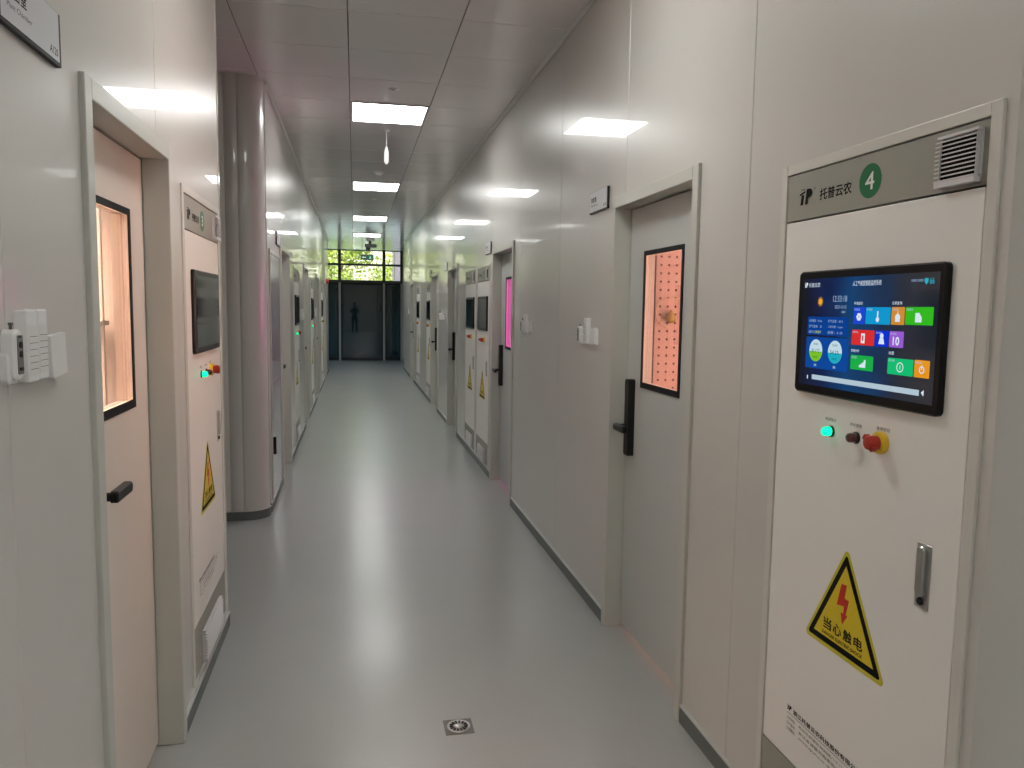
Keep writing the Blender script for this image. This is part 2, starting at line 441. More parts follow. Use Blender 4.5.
door(7, XLF, -1, *DOORS_LF[0], label='first door past the side passage on the left, with a light frame')
door(8, XLF, -1, *DOORS_LF[1], label='second door past the side passage on the left')
door(9, XLF, -1, *DOORS_LF[2], label='third door past the side passage on the left')
door(10, XLF, -1, *DOORS_LF[3], label='farthest door on the left wall')

# rooms behind the lit door windows
ROOMW = mat('chamber_wall', (0.75, 0.70, 0.66, 1), rough=0.5)
def dotted():
    m = bpy.data.materials.new('perforated_panel'); m.use_nodes = True; nt = m.node_tree; b = nt.nodes['Principled BSDF']
    b.inputs['Roughness'].default_value = 0.6; b.inputs['Specular IOR Level'].default_value = 0.15
    tc = nt.nodes.new('ShaderNodeTexCoord'); mp = nt.nodes.new('ShaderNodeVectorMath'); mp.operation = 'MODULO'; mp.inputs[1].default_value = (0.05, 10, 0.05)
    ab = nt.nodes.new('ShaderNodeVectorMath'); ab.operation = 'ABSOLUTE'
    nt.links.new(tc.outputs['Object'], ab.inputs[0]); nt.links.new(ab.outputs[0], mp.inputs[0])
    sub = nt.nodes.new('ShaderNodeVectorMath'); sub.operation = 'SUBTRACT'; sub.inputs[1].default_value = (0.025, 0, 0.025); nt.links.new(mp.outputs[0], sub.inputs[0])
    mul = nt.nodes.new('ShaderNodeVectorMath'); mul.operation = 'MULTIPLY'; mul.inputs[1].default_value = (1, 0, 1); nt.links.new(sub.outputs[0], mul.inputs[0])
    ln = nt.nodes.new('ShaderNodeVectorMath'); ln.operation = 'LENGTH'; nt.links.new(mul.outputs[0], ln.inputs[0])
    lt = nt.nodes.new('ShaderNodeMath'); lt.operation = 'LESS_THAN'; lt.inputs[1].default_value = 0.0075; nt.links.new(ln.outputs['Value'], lt.inputs[0])
    mx = nt.nodes.new('ShaderNodeMix'); mx.data_type = 'RGBA'; mx.inputs['A'].default_value = (0.34, 0.27, 0.26, 1); mx.inputs['B'].default_value = (0.02, 0.008, 0.006, 1)
    nt.links.new(lt.outputs[0], mx.inputs['Factor']); nt.links.new(mx.outputs['Result'], b.inputs['Base Color'])
    return m
PERF = dotted()
def chamber(side_name, x0, x1, y0, y1, m, end_mat=None):
    """closed room: four walls, floor, ceiling, open towards the corridor wall sheet"""
    mb = MB(); t = 0.04
    xs = sorted((x0, x1))
    out = x1
    mb.box(out, out+(t if x1 > x0 else -t), y0-t, y1+t, 0, 2.5, 0)
    mb.box(xs[0], xs[1], y0-t, y0, 0, 2.5, 0)
    mb.box(xs[0], xs[1], y1, y1+t, 0, 2.5, 1 if end_mat else 0)
    mb.box(xs[0]-t*0, xs[1]+t*0, y0, y1, 2.5, 2.54, 0)
    return tag(mb.build(side_name, [m, end_mat or m]), kind='structure')
chamber('wall_chamber_right', XR+0.052, 2.9, 2.45, 4.50, mat('chamber_lining', (0.22, 0.20, 0.19, 1), 0.5), PERF)
chamber('wall_chamber_pink', XR+0.052, 2.6, 5.95, 8.20, ROOMW)
chamber('wall_chamber_left', XL-0.052, -2.3, 1.75, 3.80, ROOMW)
def grow_lamp(loc, L, W, m, label):
    t = empty('grow_lamp', loc)
    MB().box(-W/2, W/2, -L/2, L/2, 0.0, 0.04).build('lamp_housing', [WHITEP], t)
    MB().box(-W/2+0.02, W/2-0.02, -L/2+0.02, L/2-0.02, -0.006, -0.0005).build('lamp_diffuser', [m], t)
    tag(t, label, 'grow lamp')
grow_lamp((2.1, 3.5, 2.45), 1.6, 0.9, glow('grow_warm', (1.0, 0.50, 0.40, 1), 4.0), 'orange grow lamp panel inside the room behind the nearest right door')
grow_lamp((1.9, 7.1, 2.45), 1.8, 0.9, glow('grow_pink', (1.0, 0.13, 0.62, 1), 12.0), 'pink grow lamp panel inside the room behind the second right door')
grow_lamp((-1.5, 2.9, 2.45), 1.4, 0.9, glow('grow_peach', (1.0, 0.62, 0.44, 1), 23.0), 'peach grow lamp panel inside the room behind the left door')
def added_glow(loc, rz, W, H, m, label):  # glowing panels added inside the rooms for their colour and spill
    t = empty('added_glow_panel', loc, rz)
    MB().rrect(-W/2, W/2, 0, H, 0.01, -0.03, 0.0).build('panel_housing', [WHITEP], t)
    MB().box(-W/2+0.02, W/2-0.02, -0.034, -0.0305, 0.02, H-0.02).build('panel_diffuser', [m], t)
    tag(t, label, 'added glow panel')
added_glow((1.70, 8.195, 0.2), 0, 0.62, 2.1, glow('added_pink_flat', (0.95, 0.13, 0.60, 1), 1.05), 'added flat pink glow sheet filling the view through the pink window')  # glow sheet added so the window reads as even pink
added_glow((2.595, 6.9, 0.02), -PI/2, 1.5, 2.2, glow('added_pink_spill', (1.0, 0.10, 0.50, 1), 9.0), 'added pink glow panel behind the pink window, spilling onto the left corner')  # added to throw a pink glow across onto the left corner
added_glow((2.895, 3.1, 0.35), -PI/2, 1.2, 1.8, glow('added_peach_spill', (1.0, 0.44, 0.30, 1), 20.0), 'added peach glow panel behind the orange window, spilling onto the left door')  # added to spill warm light across onto the left door
# pipework and shelving glimpsed through the orange window
tag(MB().box(1.768, 1.776, 4.455, 4.499, 0.0, 2.48).build('shelf_post', [BLACKM]), 'dark upright post at the left edge of the dotted panel behind the orange window', 'post')
vl = MB().lathe([(0.002, -0.032), (0.020, -0.028), (0.028, -0.010), (0.028, 0.010), (0.020, 0.027), (0.009, 0.034), (0.009, 0.048), (0.012, 0.050)], (0, 0, 0), 'z', 20).build('air_valve', [mat('yellow_rubber', (0.22, 0.19, 0.04, 1), 0.5)])
tag(vl, 'small yellow valve in front of the dotted panel behind the orange window', 'valve'); vl.location = (1.884, 4.465, 1.556)
def tube(mb, pts, r, n=8):
    rings = []
    for i_, p in enumerate(pts):
        d = (Vector(pts[min(i_+1, len(pts)-1)])-Vector(pts[max(i_-1, 0)])).normalized()
        a = d.cross(Vector((0, 1, 0.01))).normalized(); b = d.cross(a)
        rings.append([Vector(p)+(a*math.cos(2*PI*k/n)+b*math.sin(2*PI*k/n))*r for k in range(n)])
    v = [q for R in rings for q in R]; m = len(rings)
    mb.add(v, [(j_*n+k, j_*n+(k+1)%n, (j_+1)*n+(k+1)%n, (j_+1)*n+k) for j_ in range(m-1) for k in range(n)], 0, True)
    return mb.add(v, [tuple(range(n)), tuple(range((m-1)*n, m*n))[::-1]])
hs_ = [(1.96, 4.478, 1.672), (1.89, 4.478, 1.672)] + [(1.875+0.085*math.cos(math.radians(a)), 4.478, 1.587+0.085*math.sin(math.radians(a))) for a in range(90, 271, 15)]
tag(tube(MB(), hs_, 0.004).build('thin_hose', [mat('pale_hose', (0.35, 0.30, 0.22, 1), 0.3)]), 'thin pale hose curving in front of the dotted panel behind the orange window', 'hose')
tag(MB().box(-1.032, -1.022, 3.76, 3.799, 0, 2.48).build('shelf_post', [BLACKM]), 'dark vertical post seen through the peach window of the left door', 'post')
t = empty('storage_shelf', (-1.30, 3.68, 0))
mb = MB()
for x in (-0.22, 0.22): mb.box(x-0.012, x+0.012, -0.012, 0.012, 0, 2.1)
mb.build('upright', [WHITEP], t)
for z in (0.3, 0.9, 1.5, 2.05): MB().box(-0.23, 0.23, -0.1, 0.08, z, z+0.02).build('shelf', [WHITEP], t)
tag(t, 'white shelf rack inside the room behind the left door', 'shelf rack')

# ------------------------------------------------------------------ control cabinets
SCR_BG = None
def screen_bg():
    m = bpy.data.materials.new('screen_background'); m.use_nodes = True; nt = m.node_tree; b = nt.nodes['Principled BSDF']
    b.inputs['Base Color'].default_value = (0.004, 0.004, 0.005, 1); b.inputs['Roughness'].default_value = 0.12
    tc = nt.nodes.new('ShaderNodeTexCoord'); n = nt.nodes.new('ShaderNodeTexNoise'); n.inputs['Scale'].default_value = 7; n.inputs['Detail'].default_value = 2
    nt.links.new(tc.outputs['Object'], n.inputs['Vector'])
    sp = nt.nodes.new('ShaderNodeSeparateXYZ'); nt.links.new(tc.outputs['Object'], sp.inputs[0])
    g = nt.nodes.new('ShaderNodeMapRange'); g.inputs['From Min'].default_value = 0.17; g.inputs['From Max'].default_value = 0.67; nt.links.new(sp.outputs['X'], g.inputs['Value'])
    r = nt.nodes.new('ShaderNodeValToRGB'); e = r.color_ramp.elements
    e[0].position = 0.0; e[0].color = srgb(10, 14, 28); e[1].position = 1.0; e[1].color = srgb(24, 30, 38)
    for p, c in ((0.22, (8, 26, 70)), (0.45, (10, 62, 110)), (0.62, (18, 44, 78)), (0.78, (26, 36, 52))):
        k = r.color_ramp.elements.new(p); k.color = srgb(*c)
    ad = nt.nodes.new('ShaderNodeMath'); ad.operation = 'MULTIPLY_ADD'; ad.inputs[1].default_value = 0.45; nt.links.new(n.outputs['Fac'], ad.inputs[0])
    s2 = nt.nodes.new('ShaderNodeMath'); s2.operation = 'SUBTRACT'; s2.inputs[1].default_value = 0.225; nt.links.new(g.outputs['Result'], s2.inputs[0]); nt.links.new(s2.outputs[0], ad.inputs[2])
    nt.links.new(ad.outputs[0], r.inputs['Fac']); nt.links.new(r.outputs['Color'], b.inputs['Emission Color']); b.inputs['Emission Strength'].default_value = 1.0
    return m
def em(r, g, b, s=1.0): return glow('lit_%d_%d_%d' % (r, g, b), srgb(r, g, b), s)
LG = mat('lamp_green_glass', (0.0, 0.3, 0.12, 1), rough=0.2, emit=(0.0, 1.0, 0.42, 1), estr=1.6)
LGO = mat('lamp_green_unlit', (0.10, 0.16, 0.12, 1), rough=0.3)
LR = mat('lamp_dark_red', (0.10, 0.008, 0.012, 1), rough=0.25, coat=0.6)
KR = mat('knob_red', (0.42, 0.025, 0.012, 1), rough=0.35)
KY = mat('knob_yellow', (0.80, 0.50, 0.02, 1), rough=0.4)
LOUV = mat('louver_plastic', (0.68, 0.65, 0.66, 1), rough=0.4)
def logo_shape(mb, x0, x1, z0, z1, y):
    """slanted company mark: dotted t stem beside a bowl"""
    w = x1-x0; h = z1-z0
    P = lambda u, v: (x0+u*w, z0+v*h)
    mb.prism([P(0.08, 0.0), P(0.30, 0.0), P(0.36, 0.66), P(0.16, 0.66)], 'y', y, y+0.0004)
    mb.prism([P(0.0, 0.62), P(0.0, 0.74), P(0.44, 0.92), P(0.42, 0.78)], 'y', y, y+0.0004)
    mb.prism([P(0.44, 0.0), P(0.66, 0.0), P(0.74, 1.0), P(0.54, 1.0)], 'y', y, y+0.0004)
    mb.prism([P(0.70, 1.0), P(0.86, 0.97), P(0.98, 0.80), P(0.98, 0.60), P(0.86, 0.44), P(0.68, 0.40)], 'y', y, y+0.0004)
    for k in range(3):
        mb.prism([P(0.12+0.1*k, 0.97), P(0.17+0.1*k, 0.97), P(0.17+0.1*k, 1.05), P(0.12+0.1*k, 1.05)], 'y', y, y+0.0004)
def tri(cx, zb, side, r, y):
    h = side*math.sqrt(3)/2; pts = []
    for ax, az, a0 in ((cx-side/2, zb, 210), (cx+side/2, zb, 330), (cx, zb+h, 90)):
        d = Vector((cx-ax, zb+h/3-az)).normalized(); c = Vector((ax, az))+d*2*r
        for k in range(-4, 5):
            a = math.radians(a0+15*k); pts.append((c.x+r*math.cos(a), c.y+r*math.sin(a)))
    return pts
def cabinet(X, side, yc, num, label, group=None, lit=False, detail=2, green_on=True, dz=0.0):
    root = empty('control_cabinet', (X, yc+CW if side > 0 else yc, dz), -PI/2 if side > 0 else PI/2)
    tag(root, label, 'control cabinet', group)
    fr = 0.030
    def frame(mb):
        for a, b, c, d in ((0, fr, 0.072, CT), (CW-fr, CW, 0.072, CT), (fr, CW-fr, CT-fr+0.002, CT), (fr, CW-fr, 0.072, 0.082)):
            mb.box(a, b, -0.007, 0.03, c, d)
    part('cf', 'cabinet_frame', [CABF], root, frame, bevel=0.002)
    part('cb', 'body', [GAP], root, lambda mb: mb.box(0.008, CW-0.008, 0.018, 0.09, 0.078, CT-0.008))
    part('ch', 'header_panel', [CABH], root, lambda mb: mb.box(fr+0.002, CW-fr-0.0015, -0.003, 0.016, 1.862, CT-fr-0.001))
    part('ck', 'kick_panel', [CABH], root, lambda mb: mb.box(fr+0.002, CW-fr-0.002, -0.003, 0.016, 0.084, 0.288))
    dr = part('cd', 'cabinet_door', [CAB], root, lambda mb: mb.box(fr+0.004, CW-fr-0.0045, -0.0035, 0.016, 0.292, 1.857), bevel=0.0012)
    def grille(x0, x1, z0, z1, n, key, dep=0.019):
        def g(mb):
            mb.box(x0, x1, -0.008, -0.003, z0, z1)
            mb.box(x0+0.004, x0+0.007, -dep*.8, -0.003, z0, z1); mb.box(x1-0.007, x1-0.004, -dep*.8, -0.003, z0, z1)
            mb.box(x0, x1, -dep, -0.003, z1-0.006, z1); mb.box(x0, x1, -dep-0.003, -0.003, z0, z0+0.012)
            H = (z1-z0-0.018)/n
            for k in range(n):
                z = z0+0.012+H*k
                mb.prism([(-dep-0.004, z), (-dep-0.004, z+0.003), (-dep+0.012, z+H*0.75), (-dep+0.012, z+H*0.5)], 'x', x0, x1)
        v = part(key, 'vent_grille', [LOUV], root, g)
        part(key+'f', 'filter', [GAP], v, lambda mb: mb.box(x0+0.008, x1-0.008, -0.013, -0.0085, z0+0.012, z1-0.008))
    grille(0.645, 0.757, 1.869, 1.977, 10, 'gr1')
    grille(0.20, 0.61, 0.088, 0.222, 9, 'gr2', 0.018)
    # header writing
    yh = -0.0036
    part('lg', 'company_mark', [INK], root, lambda mb: logo_shape(mb, 0.094, 0.157, 1.902, 1.944, yh-0.0002))
    def hz(mb): put_text(mb, '托普云农', 0.193, 0.331, 1.905, 1.935, yh, bold=0.022)
    part('hz', 'company_name', [INK], root, hz)
    if detail > 1:
        def rg(mb): put_text(mb, '®', 0.163, 0.171, 1.937, 1.945, yh)
        part('rg', 'registered_mark', [INKG], root, rg)
    part('dk', 'number_disc', [GREEN], root, lambda mb: mb.prism([(0.404+0.042*math.cos(2*PI*k/40), 1.9245+0.042*math.sin(2*PI*k/40)) for k in range(40)], 'y', yh, yh+0.0006))
    def nm(mb): put_text(mb, num, 0.387, 0.4205, 1.9035, 1.9455, yh-0.0006, bold=0.012)
    part('nm'+num, 'number', [WHITEP], root, nm)
    # monitor
    mo = part('mo', 'monitor', [BEZEL], root, lambda mb: mb.rrect(0.135, 0.697, 1.379, 1.713, 0.014, -0.0175, -0.0035, ch=0.004))
    ys = -0.0186
    if not lit:
        part('so', 'screen', [SCRN_OFF], mo, lambda mb: mb.box(0.160, 0.680, ys, ys+0.001, 1.403, 1.690))
    else: lit_screen(mo, ys)
    # pilot lamps and rotary switch
    def lamp(key, x, m, on):
        l = part(key, 'pilot_lamp', [m], root, lambda mb: mb.lathe([(0.0125, 0), (0.0125, -0.014), (0.0115, -0.02), (0.0085, -0.0235), (0.003, -0.025)], (x, -0.0055, 1.287), 'y', 24))
        part(key+'b', 'lamp_collar', [BLACK], l, lambda mb: mb.lathe([(0.0155, 0), (0.0155, -0.0035), (0.0128, -0.0055)], (x, -0.0035, 1.287), 'y', 24))
    lamp('plg' if green_on else 'plo', 0.302, LG if green_on else LGO, green_on); lamp('plr', 0.408, LR, False)
    sw = part('swy', 'rotary_switch', [KY], root, lambda mb: mb.lathe([(0.027, 0), (0.027, -0.010), (0.025, -0.014), (0.019, -0.015)], (0.505, -0.0035, 1.291), 'y', 32))
    def knob(mb):
        mb.lathe([(0.0175, -0.012), (0.0175, -0.034), (0.015, -0.041), (0.004, -0.042)], (0.505, -0.0035, 1.291), 'y', 28)
        mb.prism([(0.505-0.0215, 1.291+0.010), (0.505-0.014, 1.291+0.020), (0.505+0.0215, 1.291-0.010), (0.505+0.012, 1.291-0.020)], 'y', -0.042, -0.029)
    part('swk', 'knob', [KR], sw, knob, bevel=0.0015)
    if detail > 1:
        for k, (w_, a, z) in enumerate((('电源指示', 0.274, 1.3135), ('声光报警', 0.380, 1.3135), ('急停按钮', 0.484, 1.3195))):
            part('bl%d' % k, 'button_caption', [INKG], root, lambda mb: put_text(mb, w_, a, a+0.048, z, z+0.009, -0.0038))
    # warning sticker
    cx = 0.3995
    stk = part('t0', 'warning_sticker', [YELE], root, lambda mb: mb.prism(tri(cx, 0.703, 0.342, 0.011, 0), 'y', -0.0042, -0.0034))
    def tb(mb): mb.prism(tri(cx, 0.7145, 0.308, 0.006, 0), 'y', -0.0046, -0.0036)
    part('t1', 'black_border', [INK], stk, tb)
    part('t2', 'yellow_field', [YEL], stk, lambda mb: mb.prism(tri(cx, 0.7315, 0.252, 0.001, 0), 'y', -0.0050, -0.0036))
    bolt = [(0.385, 0.898), (0.407, 0.901), (0.400, 0.864), (0.419, 0.864), (0.4085, 0.823), (0.4155, 0.822), (0.395, 0.792), (0.388, 0.823), (0.3985, 0.823), (0.3995, 0.843), (0.369, 0.837)]
    part('t3', 'lightning_bolt', [RED], stk, lambda mb: mb.prism(bolt, 'y', -0.0054, -0.0038))
    def tw(mb):
        for k, ch in enumerate('当心触电'):
            put_text(mb, ch, 0.3165+0.0435*k, 0.3505+0.0435*k, 0.755, 0.785, -0.0056, bold=0.022)
        put_text(mb, 'DANGER ELECTRIC SHOCK', 0.312, 0.482, 0.738, 0.747, -0.0056, bold=0.03)
    part('t4', 'warning_words', [INK], stk, tw)
    # company block low on the door
    if detail > 0:
        def ft(mb):
            put_text(mb, '浙江托普云农科技股份有限公司', 0.193, 0.502, 0.4395, 0.4540, -0.0040, bold=0.025)
            logo_shape(mb, 0.161, 0.184, 0.441, 0.456, -0.0040)
        part('ft', 'maker_name', [INK], root, ft)
        def f2(mb):
            mb.box(0.163, 0.60, -0.0040, -0.0034, 0.4320, 0.4328)
            for k, (a, b) in enumerate((('公司地址：', '杭州市拱墅区祥园路八十八号 (智慧信息产业园)'), ('生产基地：', '浙江省诸暨市陶朱街道建业路二十八号'), ('公司网址：', 'www.tpyn.net 全国服务热线'))):
                z = 0.4165-0.0165*k
                put_text(mb, a, 0.163, 0.208, z-0.003, z+0.0065, -0.0040)
                put_text(mb, b, 0.224, 0.224+(0.36, 0.33, 0.27)[k], z-0.003, z+0.0065, -0.0040)
        part('f2', 'address_lines', [INKG], root, f2)
    # recessed swing latch
    part('l0', 'latch_plate', [STEEL], root, lambda mb: mb.rrect(0.649, 0.6925, 0.944, 1.091, 0.002, -0.0060, -0.0036, ch=0.001))
    hd = part('l1', 'latch_handle', [STEEL], root, lambda mb: mb.rrect(0.657, 0.683, 0.974, 1.087, 0.011, -0.016, -0.006, ch=0.003))
    part('l2', 'keyhole', [BLACK], root, lambda mb: mb.lathe([(0.009, 0), (0.009, -0.004), (0.006, -0.006)], (0.669, -0.0058, 0.960), 'y', 18))
    return root

def lit_screen(mo, ys):
    part('scr', 'screen', [screen_bg()], mo, lambda mb: mb.box(0.160, 0.680, ys, ys+0.001, 1.403, 1.692))
    y1 = ys-0.0004; y2 = ys-0.0008; y3 = ys-0.0012
    def rect(name, x0, x1, z0, z1, m, y=y1, r=0.002):
        mb = MB(); mb.rrect(x0, x1, z0, z1, r, y, y+0.0003, seg=3); return mb.build(name, [m], mo)
    W_ = em(215, 228, 240); W2 = em(150, 175, 205)
    rect('weather_panel', 0.191, 0.369, 1.5405, 1.5895, em(14, 62, 140)); rect('gauge_panel', 0.189, 0.375, 1.450, 1.535, em(16, 70, 150))
    tiles = [('blue', 0.391, 0.435, 1.5735, 1.6155, (30, 70, 205), '环境监测'), ('cyan', 0.4385, 0.5285, 1.5745, 1.6155, (18, 150, 205), '手动控制'),
             ('amber', 0.532, 0.5765, 1.575, 1.616, (205, 138, 50), '光照控制'), ('green', 0.5795, 0.667, 1.576, 1.616, (52, 182, 32), '数据查询'),
             ('red', 0.389, 0.475, 1.522, 1.5595, (214, 46, 48), '程序控制'), ('deep blue', 0.478, 0.5265, 1.522, 1.560, (14, 50, 205), '用户管理'),
             ('purple', 0.530, 0.578, 1.5225, 1.560, (150, 90, 205), '输入输出'), ('mid green', 0.389, 0.4765, 1.460, 1.4965, (28, 170, 70), '历史数据'),
             ('mint green', 0.529, 0.615, 1.460, 1.498, (22, 186, 112), '系统'), ('orange', 0.6185, 0.666, 1.460, 1.499, (226, 148, 34), '退出')]
    for nm_, a, b, c, d, col, cap in tiles:
        o = rect('app_tile', a, b, c, d, em(*col)); o['label'] = nm_ + ' square tile on the screen'
        mb = MB(); put_text(mb, cap, a+0.003, a+0.024, d-0.0085, d-0.003, y2); mb.build('tile_caption', [em(170, 190, 215)], mo)
    def disc(ic, cx, cz, r, y=y2, n=20): ic.prism([(cx+r*math.cos(2*PI*k/n), cz+r*math.sin(2*PI*k/n)) for k in range(n)], 'y', y, y+0.0003)
    def R_(ic, a, b, c, d, y=y2): ic.box(a, b, y, y+0.0003, c, d)
    def icon(name, *ops):
        ic = MB()
        for f, *a in ops: f(ic, *a)
        return ic.build(name, [W_], mo)
    pr = lambda ic, p: ic.prism(p, 'y', y2, y2+0.0003)
    ring = lambda ic, cx, cz, r0, r1: [ic.prism([(cx+r0*math.cos(a), cz+r0*math.sin(a)), (cx+r0*math.cos(b), cz+r0*math.sin(b)), (cx+r1*math.cos(b), cz+r1*math.sin(b)), (cx+r1*math.cos(a), cz+r1*math.sin(a))], 'y', y2, y2+0.0003) for a, b in [(2*PI*k/20, 2*PI*(k+1)/20) for k in range(20)]]
    icon('flower_icon', *[(disc, 0.413+0.006*math.cos(k*PI/3), 1.5915+0.006*math.sin(k*PI/3), 0.0042) for k in range(6)])
    icon('thermometer_icon', (R_, 0.4815, 0.4855, 1.588, 1.606), (disc, 0.4835, 1.586, 0.006))
    icon('lamp_icon', (disc, 0.554, 1.592, 0.0085), (R_, 0.546, 0.562, 1.582, 1.5865), (R_, 0.553, 0.555, 1.600, 1.606))
    icon('page_icon', (pr, [(0.612, 1.582), (0.632, 1.582), (0.632, 1.593), (0.624, 1.603), (0.612, 1.603)]))
    icon('remote_icon', (R_, 0.426, 0.440, 1.527, 1.551))
    icon('user_icon', (disc, 0.5025, 1.5475, 0.0065), (pr, [(0.492, 1.528), (0.513, 1.528), (0.509, 1.542), (0.496, 1.542)]))
    icon('chart_icon', *[(R_, 0.424+0.006*k, 0.430+0.006*k, 1.467, 1.467+h) for k, h in enumerate((0.006, 0.009, 0.013, 0.019))])
    icon('info_icon', (ring, 0.572, 1.478, 0.0095, 0.0115)); icon('info_icon', (R_, 0.5712, 0.5728, 1.473, 1.483))
    icon('power_icon', (ring, 0.6425, 1.4775, 0.0062, 0.0082)); icon('power_icon', (R_, 0.6415, 0.6435, 1.478, 1.488))
    icon('speaker_icon', (pr, [(0.645, 1.427), (0.649, 1.431), (0.653, 1.434), (0.653, 1.420), (0.649, 1.423)])); icon('menu_icon', (R_, 0.2005, 0.2045, 1.419, 1.429))
    ic = MB(); put_text(ic, '10', 0.543, 0.564, 1.528, 1.547, y2, bold=0.03); ic.build('ten_icon', [W_], mo)
    mb = MB(); mb.rrect(0.4305, 0.4355, 1.533, 1.546, 0.001, y3, y3+0.0003); mb.build('remote_icon_mark', [em(190, 50, 60)], mo)
    rect('progress_bar', 0.223, 0.638, 1.4195, 1.4325, em(176, 196, 208), r=0.001)
    # gauges
    for nm_, cx, col, v in (('humidity_gauge', 0.2355, (120, 190, 40), '35.1℃'), ('temperature_gauge', 0.3215, (30, 170, 190), '54.2%')):
        g = MB(); r = 0.030
        g.prism([(cx+r*math.cos(2*PI*k/36), 1.4985+r*math.sin(2*PI*k/36)) for k in range(36)], 'y', y1-0.0003, y1)
        go = g.build(nm_, [em(190, 215, 225)], mo)
        g = MB(); g.prism([(cx+r*math.cos(math.radians(a)), 1.4985+r*math.sin(math.radians(a))) for a in range(185, 356, 10)], 'y', y2-0.0003, y2); g.build('gauge_fill', [em(*col)], mo)
        g = MB(); put_text(g, v, cx-0.019, cx+0.019, 1.493, 1.503, y3); put_text(g, '当前', cx-0.011, cx+0.011, 1.5135, 1.519, y3); put_text(g, '设定', cx-0.011, cx+0.011, 1.478, 1.4835, y3)
        g.build('gauge_reading', [em(20, 40, 50)], mo)
        g = MB(); put_text(g, '温度' if cx < 0.3 else '湿度', cx-0.006, cx+0.006, 1.456, 1.462, y2); g.build('gauge_caption', [W_], mo)
    g = MB(); r = 0.0085
    for k in range(12):
        a = 2*PI*k/12; c, s_ = math.cos(a), math.sin(a)
        g.prism([(0.2455+c*0.010-s_*0.0012, 1.630+s_*0.010+c*0.0012), (0.2455+c*0.010+s_*0.0012, 1.630+s_*0.010-c*0.0012), (0.2455+c*0.0135, 1.630+s_*0.0135)], 'y', y1, y1+0.0002)
    g.prism([(0.2455+r*math.cos(2*PI*k/24), 1.630+r*math.sin(2*PI*k/24)) for k in range(24)], 'y', y1, y1+0.0003)
    g.build('sun_symbol', [em(235, 165, 20)], mo)
    g = MB(); logo_shape(g, 0.168, 0.183, 1.669, 1.682, y1); g.build('screen_logo', [W_], mo)
    def word(name, body, x0, x1, z0, z1, y, m):
        g = MB(); put_text(g, body, x0, x1, z0, z1, y); g.build(name, [m], mo)
    for b_, *q in (('托普云农', 0.188, 0.241, 1.669, 1.681), ('人工气候室智能监控系统', 0.381, 0.490, 1.668, 1.681), ('环境监控', 0.391, 0.424, 1.6215, 1.629),
                   ('记录查询', 0.532, 0.566, 1.6215, 1.629), ('数据分析', 0.389, 0.421, 1.5035, 1.511), ('设置', 0.530, 0.549, 1.5055, 1.513)): word('screen_heading', b_, *q, y1, W_)
    for b_, *q in (('12:33:18', 0.302, 0.361, 1.629, 1.645), ('2023-12-12', 0.310, 0.360, 1.612, 1.620), ('星期二', 0.340, 0.361, 1.600, 1.606), ('网络已连接', 0.592, 0.630, 1.672, 1.678)): word('screen_reading', b_, *q, y1, W2)
    for zz, a, b in ((1.578, '光照强度：42 klx', '空气湿度：60 %'), (1.563, '空气温度：25', '二氧化碳：0 ppm'), (1.548, '设备状态', '报警：0 次')):
        word('screen_reading', a, 0.198, 0.258 if zz > 1.55 else 0.222, zz-0.003, zz+0.0045, y2, W2); word('screen_reading', b, 0.285, 0.350, zz-0.003, zz+0.0045, y2, W2)
    g = MB(); put_text(g, '正常运行', 0.226, 0.256, 1.545, 1.5525, y3); g.build('status_word', [em(190, 220, 90)], mo)
    g = MB()
    g.prism([(0.634, 1.679), (0.645, 1.679), (0.645, 1.671), (0.6395, 1.665), (0.634, 1.671)], 'y', y1, y1+0.0003)
    put_text(g, '66', 0.650, 0.664, 1.666, 1.680, y1); g.build('network_symbols', [em(40, 170, 190)], mo)

cabinet(XR, 1, CABS_R[0], '4', 'large white control cabinet on the right with lit touch screen and green number 4', lit=True)
cabinet(XL, -1, CABS_L[0], '3', 'white control cabinet on the left beside the peach window door', dz=0.022)
GP = 'white control cabinets with yellow warning triangles along the walls'
cabinet(XR, 1, CABS_R[1], '6', 'white control cabinet on the right, beside the pink window door, nearer of the touching pair', GP, detail=0, green_on=False)
cabinet(XR, 1, CABS_R[2], '7', 'white control cabinet on the right, farther of the touching pair', GP, detail=0, green_on=False)
cabinet(XR, 1, CABS_R[3], '8', 'far right control cabinet just beyond the fourth recessed door', GP, detail=0, green_on=False)
cabinet(XR, 1, CABS_R[4], '9', 'farthest right control cabinet with black screen', GP, detail=0, green_on=False)
cabinet(XLF, -1, CABS_LF[0], '5', 'control cabinet on the far left wall, first past the curved corner, with protruding floor vent', GP, detail=0)
cabinet(XLF, -1, CABS_LF[1], '6', 'control cabinet on the far left wall, second past the curved corner', GP, detail=0)
cabinet(XLF, -1, CABS_LF[2], '7', 'control cabinet on the far left wall, farthest from the camera', GP, detail=0, green_on=False)

# grey electrical cupboard set in the far left wall, just after the curved corner
t = empty('electrical_cupboard', (XLF, 6.27, 0), PI/2)
MB().box(0, 0.03, -0.012, 0.0, 0.075, 2.03).box(0.80, 0.83, -0.012, 0.0, 0.075, 2.03).box(0.03, 0.80, -0.012, 0, 2.0, 2.03).build('cupboard_frame', [DFRAME], t)
MB().box(0.034, 0.796, -0.008, 0.0, 0.98, 1.995).build('upper_door', [mat('cupboard_grey', (0.30, 0.31, 0.33, 1), 0.25, coat=0.4)], t)
MB().box(0.034, 0.796, -0.008, 0.0, 0.085, 0.97).build('lower_door', [MATS['cupboard_grey']], t)
MB().rrect(0.08, 0.11, 0.42, 0.56, 0.008, -0.03, -0.008).build('cupboard_latch', [BLACK], t)
tag(t, 'tall grey metal electrical cupboard beside the curved corner on the left', 'cupboard')

